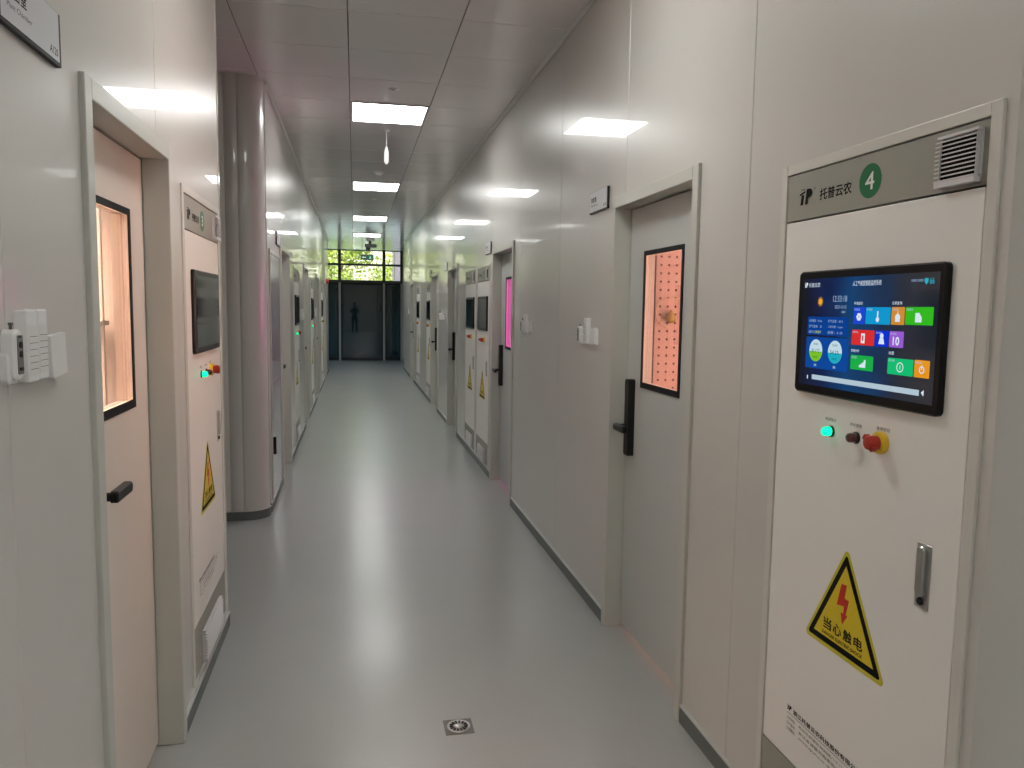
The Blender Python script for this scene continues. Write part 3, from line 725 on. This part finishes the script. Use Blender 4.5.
# ------------------------------------------------------------------ room signs
def sign(X, side, yc, label, number, group=None):
    t = empty('room_sign', (X, yc, 2.158), -PI/2 if side > 0 else PI/2)
    tag(t, label, 'sign', group)
    W, H = 0.150, 0.055
    part('sgf', 'sign_frame', [BLACK], t, lambda mb: mb.box(-W, W, -0.011, 0, -H, H))
    part('sgp', 'sign_plate', [mat('sign_white', (0.60, 0.60, 0.62, 1), 0.35)], t, lambda mb: mb.box(-W+0.003, W-0.011, -0.0115, -0.0105, -H+0.008, H-0.001))
    part('sgw', 'sign_title', [INK], t, lambda mb: put_text(mb, '育苗室', -0.120, -0.030, 0.000, 0.026, -0.0118, bold=0.02))
    part('sgn'+number, 'room_number', [INK], t, lambda mb: put_text(mb, number, 0.085, 0.130, -0.038, -0.022, -0.0118, bold=0.01))
    part('sgs', 'sign_subtitle', [INKG], t, lambda mb: put_text(mb, 'Plant Chamber', -0.120, -0.005, -0.020, -0.010, -0.0118))
sign(XL, -1, 1.755, 'white room sign numbered A120 in a black frame, top left corner of the picture', 'A120')
sign(XR, 1, 3.925, 'small white room sign in a black frame beside the door with the orange window', 'A118')
GS = 'small room signs beside the far doors'
sign(XR, 1, 7.33, 'small room sign above the pair of cabinets, beside the pink window door', 'A116', GS)
sign(XR, 1, 10.83, 'small room sign beside the third door on the right', 'A114', GS)
sign(XR, 1, 13.12, 'small room sign beside the fourth door on the right', 'A112', GS)
sign(XLF, -1, 7.00, 'room sign seen edge on above the grey electrical cupboard on the left', 'A119', GS)

# ------------------------------------------------------------------ remotes and wall holders
PAPER = mat('paper_white', (0.74, 0.73, 0.72, 1), 0.6)
GREYP = mat('grey_keypad', (0.17, 0.17, 0.17, 1), 0.45)
def place(name, X, side, y, z, label, cat, group=None, tilt=0.0):
    t = empty(name, (X, y, z), -PI/2 if side > 0 else PI/2)
    if tilt:
        t.rotation_mode = 'XYZ'; t.rotation_euler = (0, math.radians(tilt), -PI/2 if side > 0 else PI/2)
    tag(t, label, cat, group); return t
def remote(X, side, y, z, label):
    t = place('remote_control', X, side, y, z, label, 'remote control')
    part('rm0', 'cradle', [WHITEP], t, lambda mb: mb.rrect(-0.022, 0.022, -0.056, 0.004, 0.010, -0.016, 0.0, ch=0.004))
    part('rm1', 'handset', [WHITEP], t, lambda mb: mb.rrect(-0.019, 0.019, -0.050, 0.045, 0.016, -0.026, -0.002, ch=0.005))
    part('rm2', 'keypad', [GREYP], t, lambda mb: mb.rrect(-0.011, 0.012, -0.038, 0.034, 0.004, -0.0275, -0.025))
    def bt(mb):
        for k, zz in enumerate((0.016, -0.001)): mb.lathe([(0.0062, 0), (0.0062, -0.0025)], (0.0005, -0.027, zz), 'y', 14)
        mb.rrect(-0.007, 0.008, -0.031, -0.025, 0.002, -0.0292, -0.027); mb.rrect(-0.006, 0.004, 0.029, 0.033, 0.001, -0.0282, -0.027)
    part('rm3', 'button', [BLACK], t, bt)
    part('rm4', 'antenna', [DSTEEL], t, lambda mb: mb.lathe([(0.003, 0.0), (0.003, 0.010), (0.0042, 0.0105), (0.0042, 0.015)], (-0.004, -0.014, 0.042), 'z', 12))
def holder(X, side, y, z, label, group=None, key='a', h=0.137):
    """slim white box with a sheet of ruled writing on its face"""
    t = place('wall_box', X, side, y, z, label, 'wall box', group)
    part('hb0'+key, 'box_body', [WHITEP], t, lambda mb: mb.rrect(-0.024, 0.024, -h/2, h/2, 0.003, -0.023, 0.0, ch=0.002))
    part('hb1'+key, 'paper_label', [PAPER], t, lambda mb: mb.box(-0.020, 0.021, -0.0238, -0.0228, -h/2+0.012, h/2-0.028))
    def ln(mb):
        for k in range(6): mb.box(-0.018, 0.019, -0.0242, -0.0235, h/2-0.050-0.0125*k, h/2-0.0492-0.0125*k)
    part('hb2'+key, 'ruled_lines', [INKG], t, ln)
def blank(X, side, y, z, label, group=None):
    t = place('switch_box', X, side, y, z, label, 'switch box', group, tilt=0)
    part('sw0', 'back_plate', [WHITEP], t, lambda mb: mb.rrect(-0.042, 0.042, -0.043, 0.040, 0.003, -0.009, 0))
    part('sw1', 'cover', [PAPER], t, lambda mb: mb.prism([(-0.043, 0.041), (0.040, 0.046), (0.046, -0.040), (-0.036, -0.047)], 'y', -0.020, -0.008), bevel=0.002)
XH = XL
remote(XH, -1, 1.583, 1.504, 'white handheld remote with grey keypad hanging in a cradle, leftmost on the left wall')
holder(XH, -1, 1.655, 1.514, 'white wall box with ruled label, left of the two tall boxes on the left wall')
holder(XH, -1, 1.704, 1.516, 'white wall box with ruled label, right of the two tall boxes on the left wall')
blank(XH, -1, 1.795, 1.489, 'small white box with a tilted cover, nearest the left door frame')
def trio(X, side, y, z, d, where):
    s = 1 if side > 0 else -1
    remote(X, side, y, z+0.0, 'white remote hanging on the wall %s' % where)
    holder(X, side, y-s*0.12, z+0.022, 'taller white wall box hanging on the wall %s' % where)
    blank(X, side, y-s*0.245, z-0.002, 'small square white box hanging on the wall %s' % where)
trio(XR, 1, 4.19, 1.462, 0, 'left of the orange window door')
GH = 'white boxes and remotes beside the far doors'
holder(XR, 1, 5.62, 1.490, 'white wall box hanging right of the pink window door', GH)
remote(XR, 1, 5.72, 1.47, 'white remote hanging right of the pink window door')
blank(XR, 1, 5.50, 1.468, 'small square white box right of the pink window door', GH)
remote(XR, 1, 11.50, 1.47, 'white remote between the third and fourth doors on the right')
holder(XR, 1, 11.25, 1.49, 'white wall box between the third and fourth doors on the right', GH)
blank(XR, 1, 10.98, 1.468, 'square white box between the third and fourth doors on the right', GH)
holder(XR, 1, 18.3, 1.50, 'white wall box beyond the farthest right door', GH)
holder(XLF, -1, 9.95, 1.49, 'white wall box between the first far left cabinet and the next door', GH)
blank(XLF, -1, 10.15, 1.468, 'square white box between the first far left cabinet and the next door', GH)
holder(XLF, -1, 13.4, 1.49, 'white wall box between the second far left cabinet and the next door', GH)

# ------------------------------------------------------------------ floor drain
t = empty('floor_drain', (0.3835, 2.828, 0))
mb = MB(); mb.box(-0.0545, 0.0545, -0.053, 0.053, -0.002, 0.0022); mb.build('drain_plate', [DSTEEL], t, bevel=0.001)
mb = MB(); mb.lathe([(0.045, 0.0022), (0.045, 0.0045), (0.040, 0.0052), (0.037, 0.0035)], (0, 0, 0), 'z', 36)
mb.build('drain_ring', [STEEL], t)
mb = MB(); mb.lathe([(0.017, 0.003), (0.017, 0.006), (0.013, 0.0075), (0.004, 0.008)], (0, 0, 0), 'z', 24); mb.build('drain_knob', [STEEL], t)
mb = MB()
for k in range(14):
    a = 2*PI*k/14; c, s = math.cos(a), math.sin(a)
    P = lambda r, w: (r*c-w*s, r*s+w*c)
    mb.prism([P(0.021, -0.0022), P(0.035, -0.0042), P(0.035, 0.0042), P(0.021, 0.0022)], 'z', 0.0036, 0.0058)
mb.build('drain_slots', [BLACKM], t)
tag(t, 'small square metal floor drain with a round slotted grate in the near floor', 'floor drain')

# ------------------------------------------------------------------ things on the ceiling
t = empty('hanging_sensor', (0.298, 7.50, HC))
MB().lathe([(0.0035, 0.0), (0.0035, -0.16)], (0, 0, 0), 'z', 10).build('rod', [WHITEP], t)
MB().lathe([(0.008, -0.15), (0.016, -0.175), (0.022, -0.21), (0.022, -0.28), (0.014, -0.305), (0.004, -0.312)], (0, 0, 0), 'z', 18).build('sensor_body', [WHITEP], t)
MB().lathe([(0.03, 0), (0.03, -0.008), (0.01, -0.012)], (0, 0, 0), 'z', 18).build('ceiling_rose', [WHITEP], t)
tag(t, 'thin white rod sensor hanging from the ceiling behind the nearest light', 'sensor')
def detector(y, r, label, x=0.30):
    t = empty('smoke_detector', (x, y, HC))
    MB().lathe([(r, 0), (r, -0.012), (r*0.92, -0.016)], (0, 0, 0), 'z', 24).build('detector_base', [CORNICE], t)
    MB().lathe([(r*0.72, -0.016), (r*0.70, -0.036), (r*0.5, -0.045), (r*0.1, -0.047)], (0, 0, 0), 'z', 24).build('detector_head', [WHITEP], t)
    tag(t, label, 'smoke detector')
detector(9.75, 0.065, 'round smoke detector on the ceiling between the first and second lights in view')
def nozzle(y, label):
    tag(MB().lathe([(0.042, 0), (0.040, -0.003), (0.02, -0.005), (0.012, -0.012), (0.004, -0.013)], (0, 0, 0), 'z', 22).build('ceiling_nozzle', [CORNICE]), label, 'sprinkler').location = (0.30, y, HC)
nozzle(6.10, 'small flush sprinkler disc in front of the nearest light in view')
nozzle(12.25, 'small flush sprinkler disc just beyond the second light in view')

# dome camera at the end
t = empty('security_camera', (0.38, 19.4, HC))
CD = -0.06
MB().lathe([(0.10, 0), (0.10, -0.03), (0.085, -0.05)], (0, 0, 0), 'z', 24).build('camera_base', [WHITEP], t)
MB().rrect(-0.13, 0.15, -0.15+CD, -0.07+CD, 0.02, -0.07, 0.07).build('camera_housing', [BLACK], t)
MB().lathe([(0.03, -0.03), (0.03, -0.09+CD)], (0, 0, 0), 'z', 12).build('camera_bracket', [BLACK], t)
MB().lathe([(0.055, -0.13+CD), (0.055, -0.19+CD), (0.04, -0.225+CD), (0.01, -0.24+CD)], (-0.05, 0, 0), 'z', 20).build('camera_dome', [SCRN_OFF], t)
tag(t, 'black security camera hanging from the ceiling near the glazed end', 'security camera')
# exit sign
EXG = glow('exit_green', (0.02, 0.42, 0.16, 1), 0.5); EXW = glow('exit_pale', (0.55, 1.0, 0.75, 1), 0.9)
t = empty('exit_sign', (0.31, 19.5, 2.785))
MB().box(-0.152, 0.152, -0.012, 0.012, -0.062, 0.062).build('sign_box', [mat('exit_dark_green', (0.0, 0.035, 0.016, 1), 0.4)], t)
MB().box(0.03, 0.125, -0.0135, -0.0122, -0.042, 0.042).build('lit_panel', [EXG], t)
mb = MB(); mb.prism([(-0.125, 0), (-0.09, 0.026), (-0.09, 0.009), (-0.03, 0.009), (-0.03, -0.009), (-0.09, -0.009), (-0.09, -0.026)], 'y', -0.0135, -0.0125); mb.build('arrow', [EXW], t)
mb = MB(); mb.lathe([(0.006, 0), (0.006, -0.001)], (0.07, -0.0142, 0.026), 'y', 12); mb.prism([(0.06, 0.018), (0.08, 0.018), (0.086, -0.008), (0.10, -0.034), (0.088, -0.034), (0.073, -0.012), (0.056, -0.034), (0.046, -0.034), (0.062, -0.006)], 'y', -0.0148, -0.0138)
mb.build('running_figure', [EXW], t)
for x in (-0.12, 0.12): MB().lathe([(0.004, 0.062), (0.004, 0.441)], (x, 0, 0), 'z', 8).build('hanger', [DSTEEL], t)
tag(t, 'green exit sign with an arrow hanging from the ceiling near the glazed end', 'exit sign')
# red alarm sounder near the end of the left wall
t = empty('fire_alarm', (XLF, 18.85, 2.17), PI/2)
MB().lathe([(0.06, 0), (0.06, -0.03), (0.05, -0.05), (0.02, -0.06)], (0, 0, 0), 'y', 20).build('alarm_body', [mat('alarm_red', (0.45, 0.03, 0.02, 1), 0.35)], t)
tag(t, 'small red alarm sounder high at the far end of the left wall', 'alarm')

# ------------------------------------------------------------------ glazed end wall
GLU = glass('clear_glazing', (0.93, 0.95, 0.93), 1.45)
GLD = glass('tinted_glazing', (0.22, 0.32, 0.355), 1.75)
mb = MB()
x_l, x_r = -2.6, 1.40
xm = [-1.68, -0.42, 0.855]
for x in xm+[x_l+0.03, x_r-0.03]:
    mb.box(x-0.032, x+0.032, YG-0.05, YG+0.05, 0, 2.275, 0); mb.box(x-0.042, x+0.042, YG-0.05, YG+0.05, 2.275, HC+0.02, 1)
for za, zb in ((2.275, 2.350), (2.775, 2.835), (HC-0.02, HC+0.03), (0, 0.03)): mb.box(x_l, x_r, YG-0.048, YG+0.048, za, zb, 1)
tag(mb.build('trim_5', [MULL, mat('backlit_mullion', (0.025, 0.027, 0.028, 1), rough=0.4)]), kind='structure')  # upper bars get a darker paint to carry their backlit shade
edges = [x_l+0.06] + sum([[x-0.030, x+0.030] for x in xm], []) + [x_r-0.06]
n = 1
for i in range(0, len(edges), 2):
    a, b = edges[i], edges[i+1]
    for za, zb, m in ((0.03, 2.285, GLD), (2.345, 2.785, GLU), (2.825, HC-0.02, GLU)):
        tag(MB().box(a, b, YG-0.006, YG+0.006, za, zb).build('window_%d' % n, [m]), kind='structure'); n += 1
    if i > 0:   # dark leaf frame inside the lower panes
        mb = MB(); f = 0.035
        mb.box(a, a+f, YG-0.02, YG+0.02, 0.03, 2.285); mb.box(b-f, b, YG-0.02, YG+0.02, 0.03, 2.285); mb.box(a+f, b-f, YG-0.02, YG+0.02, 2.23, 2.285); mb.box(a+f, b-f, YG-0.02, YG+0.02, 0.03, 0.08)
        tag(mb.build('trim_%d' % (6+i//2), [BLACKM]), kind='structure')
# dim vestibule behind the lower glazing, with a roof just under the transom
VEST = mat('vestibule_paint', (0.34, 0.42, 0.45, 1), 0.6)
mb = MB(); mb.box(-2.7, 1.5, YG+0.06, 27.0, 2.30, 2.36); mb.box(1.42, 1.5, YG+0.06, 27.0, 0, 2.3); mb.box(-2.7, 1.5, 27.0, 27.08, 0, 2.36)
tag(mb.build('wall_vestibule', [VEST]), kind='structure')
tag(MB().box(-2.7, 1.5, YG+0.05, 27.08, -0.1, 0).build('floor_vestibule', [mat('vestibule_floor', (0.12, 0.14, 0.15, 1), 0.4)]), kind='structure')

# outside
tag(MB().box(-40, 40, 27.1, 80, -0.12, -0.02).build('ground', [mat('lawn', (0.10, 0.16, 0.05, 1), 0.9, noise=(3, 0.3))]), kind='structure')
def leafmat(name, c):
    m = bpy.data.materials.new(name); m.use_nodes = True; nt = m.node_tree; nt.nodes.clear()
    d = nt.nodes.new('ShaderNodeBsdfDiffuse'); t_ = nt.nodes.new('ShaderNodeBsdfTranslucent'); x = nt.nodes.new('ShaderNodeMixShader'); o = nt.nodes.new('ShaderNodeOutputMaterial')
    n = nt.nodes.new('ShaderNodeTexNoise'); n.inputs['Scale'].default_value = 1.6; tc = nt.nodes.new('ShaderNodeTexCoord'); nt.links.new(tc.outputs['Object'], n.inputs['Vector'])
    r = nt.nodes.new('ShaderNodeValToRGB'); r.color_ramp.elements[0].position = 0.35; r.color_ramp.elements[1].position = 0.65
    r.color_ramp.elements[0].color = (c[0]*0.6, c[1]*0.75, c[2]*0.6, 1); r.color_ramp.elements[1].color = (*c, 1)
    nt.links.new(n.outputs['Fac'], r.inputs['Fac'])
    nt.links.new(r.outputs['Color'], d.inputs['Color']); nt.links.new(r.outputs['Color'], t_.inputs['Color']); x.inputs[0].default_value = 0.5
    nt.links.new(d.outputs[0], x.inputs[1]); nt.links.new(t_.outputs[0], x.inputs[2]); nt.links.new(x.outputs[0], o.inputs[0]); return m
BARK = mat('bark', (0.12, 0.09, 0.06, 1), 0.9)
LM = [leafmat('leaf_yellow_green', (0.50, 0.56, 0.14)), leafmat('leaf_green', (0.36, 0.50, 0.12))]
def tree(x, y, h, w, m, label, n=5200):
    t = empty('tree', (x, y, -0.02)); mb = MB()
    mb.lathe([(0.11, 0), (0.08, h*0.45), (0.03, h*0.8)], (0, 0, 0), 'z', 10)
    for k in range(7):
        a = k*2.4; z = h*(0.3+0.07*k); L = w*0.7
        p = Vector((0, 0, z)); q = Vector((L*math.cos(a), L*math.sin(a), z+h*0.18)); s_ = Vector((-math.sin(a), math.cos(a), 0))*0.025; u = Vector((0, 0, 0.03))
        mb.add([p+s_, p-s_, p+u, q+s_*.3, q-s_*.3, q+u*.3], [(0, 1, 4, 3), (1, 2, 5, 4), (2, 0, 3, 5)])
    mb.build('trunk', [BARK], t)
    f = MB(); r = random.Random(int(x*10)+5)
    cl = [(r.uniform(-w, w)*0.8, r.uniform(-w, w)*0.5, r.uniform(0.28, 0.92)*h, r.uniform(0.4, 0.8)) for _ in range(40)]
    for k in range(n):
        c = r.choice(cl); d = Vector((r.gauss(0, 1), r.gauss(0, 1), r.gauss(0, 1))).normalized()*c[3]*r.uniform(0.4, 1.0)
        p = Vector((c[0], c[1], c[2]))+d; s_ = r.uniform(0.05, 0.11)
        a = Vector((r.gauss(0, 1), r.gauss(0, 1), r.gauss(0, 1))).normalized(); b = a.cross(Vector((r.gauss(0, 1), r.gauss(0, 1), r.gauss(0, 1)))).normalized()
        f.add([p-a*s_, p+b*s_*.5, p+a*s_, p-b*s_*.5], [(0, 1, 2, 3)])
    f.build('foliage', [m], t)
    tag(t, label, 'tree', 'leafy trees outside the glazed end')
tree(-2.9, 31.5, 6.0, 1.3, LM[1], 'leafy tree outside behind the left transom window')
tree(-0.5, 31.2, 6.2, 1.2, LM[0], 'yellow green leafy tree outside behind the middle transom window, left half')
tree(1.9, 31.4, 6.4, 1.2, LM[0], 'yellow green leafy tree outside behind the middle transom window, right half')
tree(4.4, 32.6, 6.0, 1.5, LM[1], 'leafy tree outside beside the grey pillar')
tree(-5.9, 33.5, 6.5, 1.8, LM[1], 'leafy tree outside, farthest left of the trees')
tree(7.6, 34.5, 6.5, 1.8, LM[1], 'leafy tree outside, farthest right of the trees')
tag(MB().box(1.38, 1.78, 27.6, 28.0, -0.02, 7.0).box(1.30, 1.36, 27.6, 27.66, -0.02, 7.0).build('concrete_pillar', [mat('pillar_grey', (0.10, 0.09, 0.11, 1), 0.7)]), 'grey pillar outside behind the right transom window', 'pillar')
t = empty('garden_rack', (0.22, 28.8, -0.02))
mb = MB()
for x in (-0.22, 0.22): mb.box(x-0.015, x+0.015, -0.02, 0.02, 0, 3.0)
for z in (2.5, 2.64, 2.78, 2.92): mb.box(-0.22, 0.22, -0.012, 0.012, z, z+0.02)
mb.build('rack_bars', [WHITEP], t); tag(t, 'white barred frame outside in front of the trees', 'frame')

# ------------------------------------------------------------------ the photographer, seen only as a dark reflection in the end glazing
def skin(name, nodes, edges, root, m, parent=None, sub=2):
    me = bpy.data.meshes.new(name); me.from_pydata([n_[0] for n_ in nodes], edges, []); o = bpy.data.objects.new(name, me); C.objects.link(o)
    o.modifiers.new('skin', 'SKIN'); me.skin_vertices
    for i_, n_ in enumerate(nodes):
        r = n_[1]; me.skin_vertices[0].data[i_].radius = (r, r) if not isinstance(r, tuple) else r
    me.skin_vertices[0].data[root].use_root = True
    sb = o.modifiers.new('sub', 'SUBSURF'); sb.levels = sub; sb.render_levels = sub
    me.materials.append(m)
    if parent: o.parent = parent
    return o
CLOTH = mat('dark_clothes', (0.012, 0.013, 0.016, 1), 0.8); SKIN_ = mat('skin', (0.42, 0.24, 0.16, 1), 0.5); HAIR = mat('black_hair', (0.01, 0.009, 0.008, 1), 0.6)
pt = empty('person', (0.0, -0.42, 0)); pt.rotation_euler = (0, 0, -0.199)
N = [((0, 0, 0.93), (0.15, 0.11)), ((0, 0, 1.08), (0.14, 0.10)), ((0, -0.01, 1.28), (0.17, 0.11)), ((0, 0, 1.43), (0.10, 0.08)), ((0, 0.01, 1.50), 0.052), ((0, 0.02, 1.57), (0.065, 0.08)), ((0, 0.02, 1.66), (0.078, 0.092)), ((0, 0.01, 1.72), (0.05, 0.06))]
E_ = [(i_, i_+1) for i_ in range(7)]
for s_ in (-1, 1):
    b = len(N); N += [((s_*0.17, 0, 1.41), 0.055), ((s_*0.235, 0.05, 1.20), 0.045), ((s_*0.13, 0.27, 1.42), 0.036), ((s_*0.10, 0.335, 1.52), (0.018, 0.03)), ((s_*0.095, 0.352, 1.57), (0.014, 0.034))]
    E_ += [(3, b), (b, b+1), (b+1, b+2), (b+2, b+3), (b+3, b+4)]
    tip = b+4
    for q in range(4):   # four fingers behind the phone, curling inwards
        c = len(N); zz = 1.555+0.019*q; L = (0.9, 1.0, 0.95, 0.75)[q]
        N += [((s_*0.088, 0.366, zz), 0.0085), ((s_*(0.088-0.028*L), 0.376, zz+0.004), 0.008), ((s_*(0.088-0.048*L), 0.372, zz+0.006), 0.007)]; E_ += [(tip, c), (c, c+1), (c+1, c+2)]
    c = len(N); N += [((s_*0.080, 0.342, 1.56), 0.0095), ((s_*0.062, 0.336, 1.585), 0.008)]; E_ += [(tip, c), (c, c+1)]
    b = len(N); N += [((s_*0.095, 0, 0.86), (0.095, 0.10)), ((s_*0.11, 0.02, 0.50), 0.062), ((s_*0.12, -0.01, 0.26), 0.052), ((s_*0.125, -0.02, 0.09), 0.038), ((s_*0.13, 0.06, 0.045), (0.042, 0.035)), ((s_*0.135, 0.15, 0.035), (0.038, 0.026))]
    E_ += [(0, b)] + [(b+k, b+k+1) for k in range(5)]
skin('body', N, E_, 0, CLOTH, pt)
hd = [((0, 0.03, 1.56), (0.060, 0.072)), ((0, 0.03, 1.62), (0.075, 0.088)), ((0, 0.025, 1.69), (0.078, 0.090)), ((0, 0.01, 1.745), (0.045, 0.055))]
hdo = skin('head', hd, [(0, 1), (1, 2), (2, 3)], 1, SKIN_, pt)
MB().lathe([(0.010, -0.022), (0.016, -0.012), (0.010, 0.010), (0.004, 0.024)], (0, 0.122, 1.632), 'z', 10).build('nose', [SKIN_], pt)
for s_ in (-1, 1):
    MB().lathe([(0.004, -0.010), (0.011, -0.004), (0.011, 0.004), (0.004, 0.010)], (s_*0.030, 0.108, 1.655), 'z', 12).build('eye', [BLACKM], pt)
    MB().lathe([(0.006, -0.028), (0.014, -0.012), (0.016, 0.010), (0.007, 0.028)], (s_*0.083, 0.02, 1.64), 'z', 10).build('ear', [SKIN_], pt)
MB().box(-0.022, 0.022, 0.108, 0.116, 1.590, 1.598).build('mouth', [RED], pt)
skin('hair', [((0, -0.02, 1.66), (0.084, 0.086)), ((0, 0.0, 1.72), (0.082, 0.092)), ((0, 0.01, 1.765), (0.05, 0.06))], [(0, 1), (1, 2)], 1, HAIR, pt)
tag(pt, 'person in dark clothes holding up a phone, seen only reflected in the dark end glass', 'person')
ph = MB().rrect(-0.078, 0.078, -0.037, 0.037, 0.009, -0.004, 0.004, ch=0.001).build('mobile_phone', [BEZEL]); ph.location = (0.0, -0.062, 1.59); ph.rotation_euler = (0, 0, -0.199)
tag(ph, 'black phone held up by the person reflected in the end glass', 'phone')

# ------------------------------------------------------------------ world and sun
w = bpy.data.worlds.new('sky'); bpy.context.scene.world = w; w.use_nodes = True; nt = w.node_tree
sky = nt.nodes.new('ShaderNodeTexSky'); sky.sky_type = 'NISHITA'; sky.sun_elevation = math.radians(48); sky.sun_rotation = math.radians(150); sky.sun_disc = False
sky.air_density = 1.5; sky.dust_density = 3.0
bg = nt.nodes['Background']; nt.links.new(sky.outputs[0], bg.inputs['Color']); bg.inputs['Strength'].default_value = 0.55
sun = bpy.data.lights.new('sun', 'SUN'); sun.energy = 13.0; sun.angle = math.radians(1); sun.color = (1, 0.96, 0.88)
so = bpy.data.objects.new('sun', sun); C.objects.link(so); so.rotation_euler = (math.radians(48), 0, math.radians(-30)); so.location = (0, 10, 20)

# ------------------------------------------------------------------ camera
pit, yaw, rol, fpx = -0.096708, 0.199869, 0.014506, 779.413
cp, sp, cy, sy, cr, sr = math.cos(pit), math.sin(pit), math.cos(yaw), math.sin(yaw), math.cos(rol), math.sin(rol)
fwd = Vector((sy*cp, cy*cp, sp)); right = Vector((cy, -sy, 0)); up = right.cross(fwd)
r2 = cr*right + sr*up; u2 = -sr*right + cr*up
cam = bpy.data.cameras.new('camera'); co = bpy.data.objects.new('camera', cam); C.objects.link(co)
M = Matrix((( r2.x, u2.x, -fwd.x, 0), (r2.y, u2.y, -fwd.y, 0), (r2.z, u2.z, -fwd.z, 0), (0, 0, 0, 1)))
co.matrix_world = Matrix.Translation((0, 0, 1.6)) @ M
cam.sensor_width = 36; cam.lens = fpx*36/1024; cam.clip_start = 0.02; cam.clip_end = 200
bpy.context.scene.camera = co
sc = bpy.context.scene
sc.view_settings.view_transform = 'Standard'; sc.view_settings.look = 'None'; sc.view_settings.gamma = 1; sc.view_settings.exposure = 0.0
sc.view_settings.use_curve_mapping = False
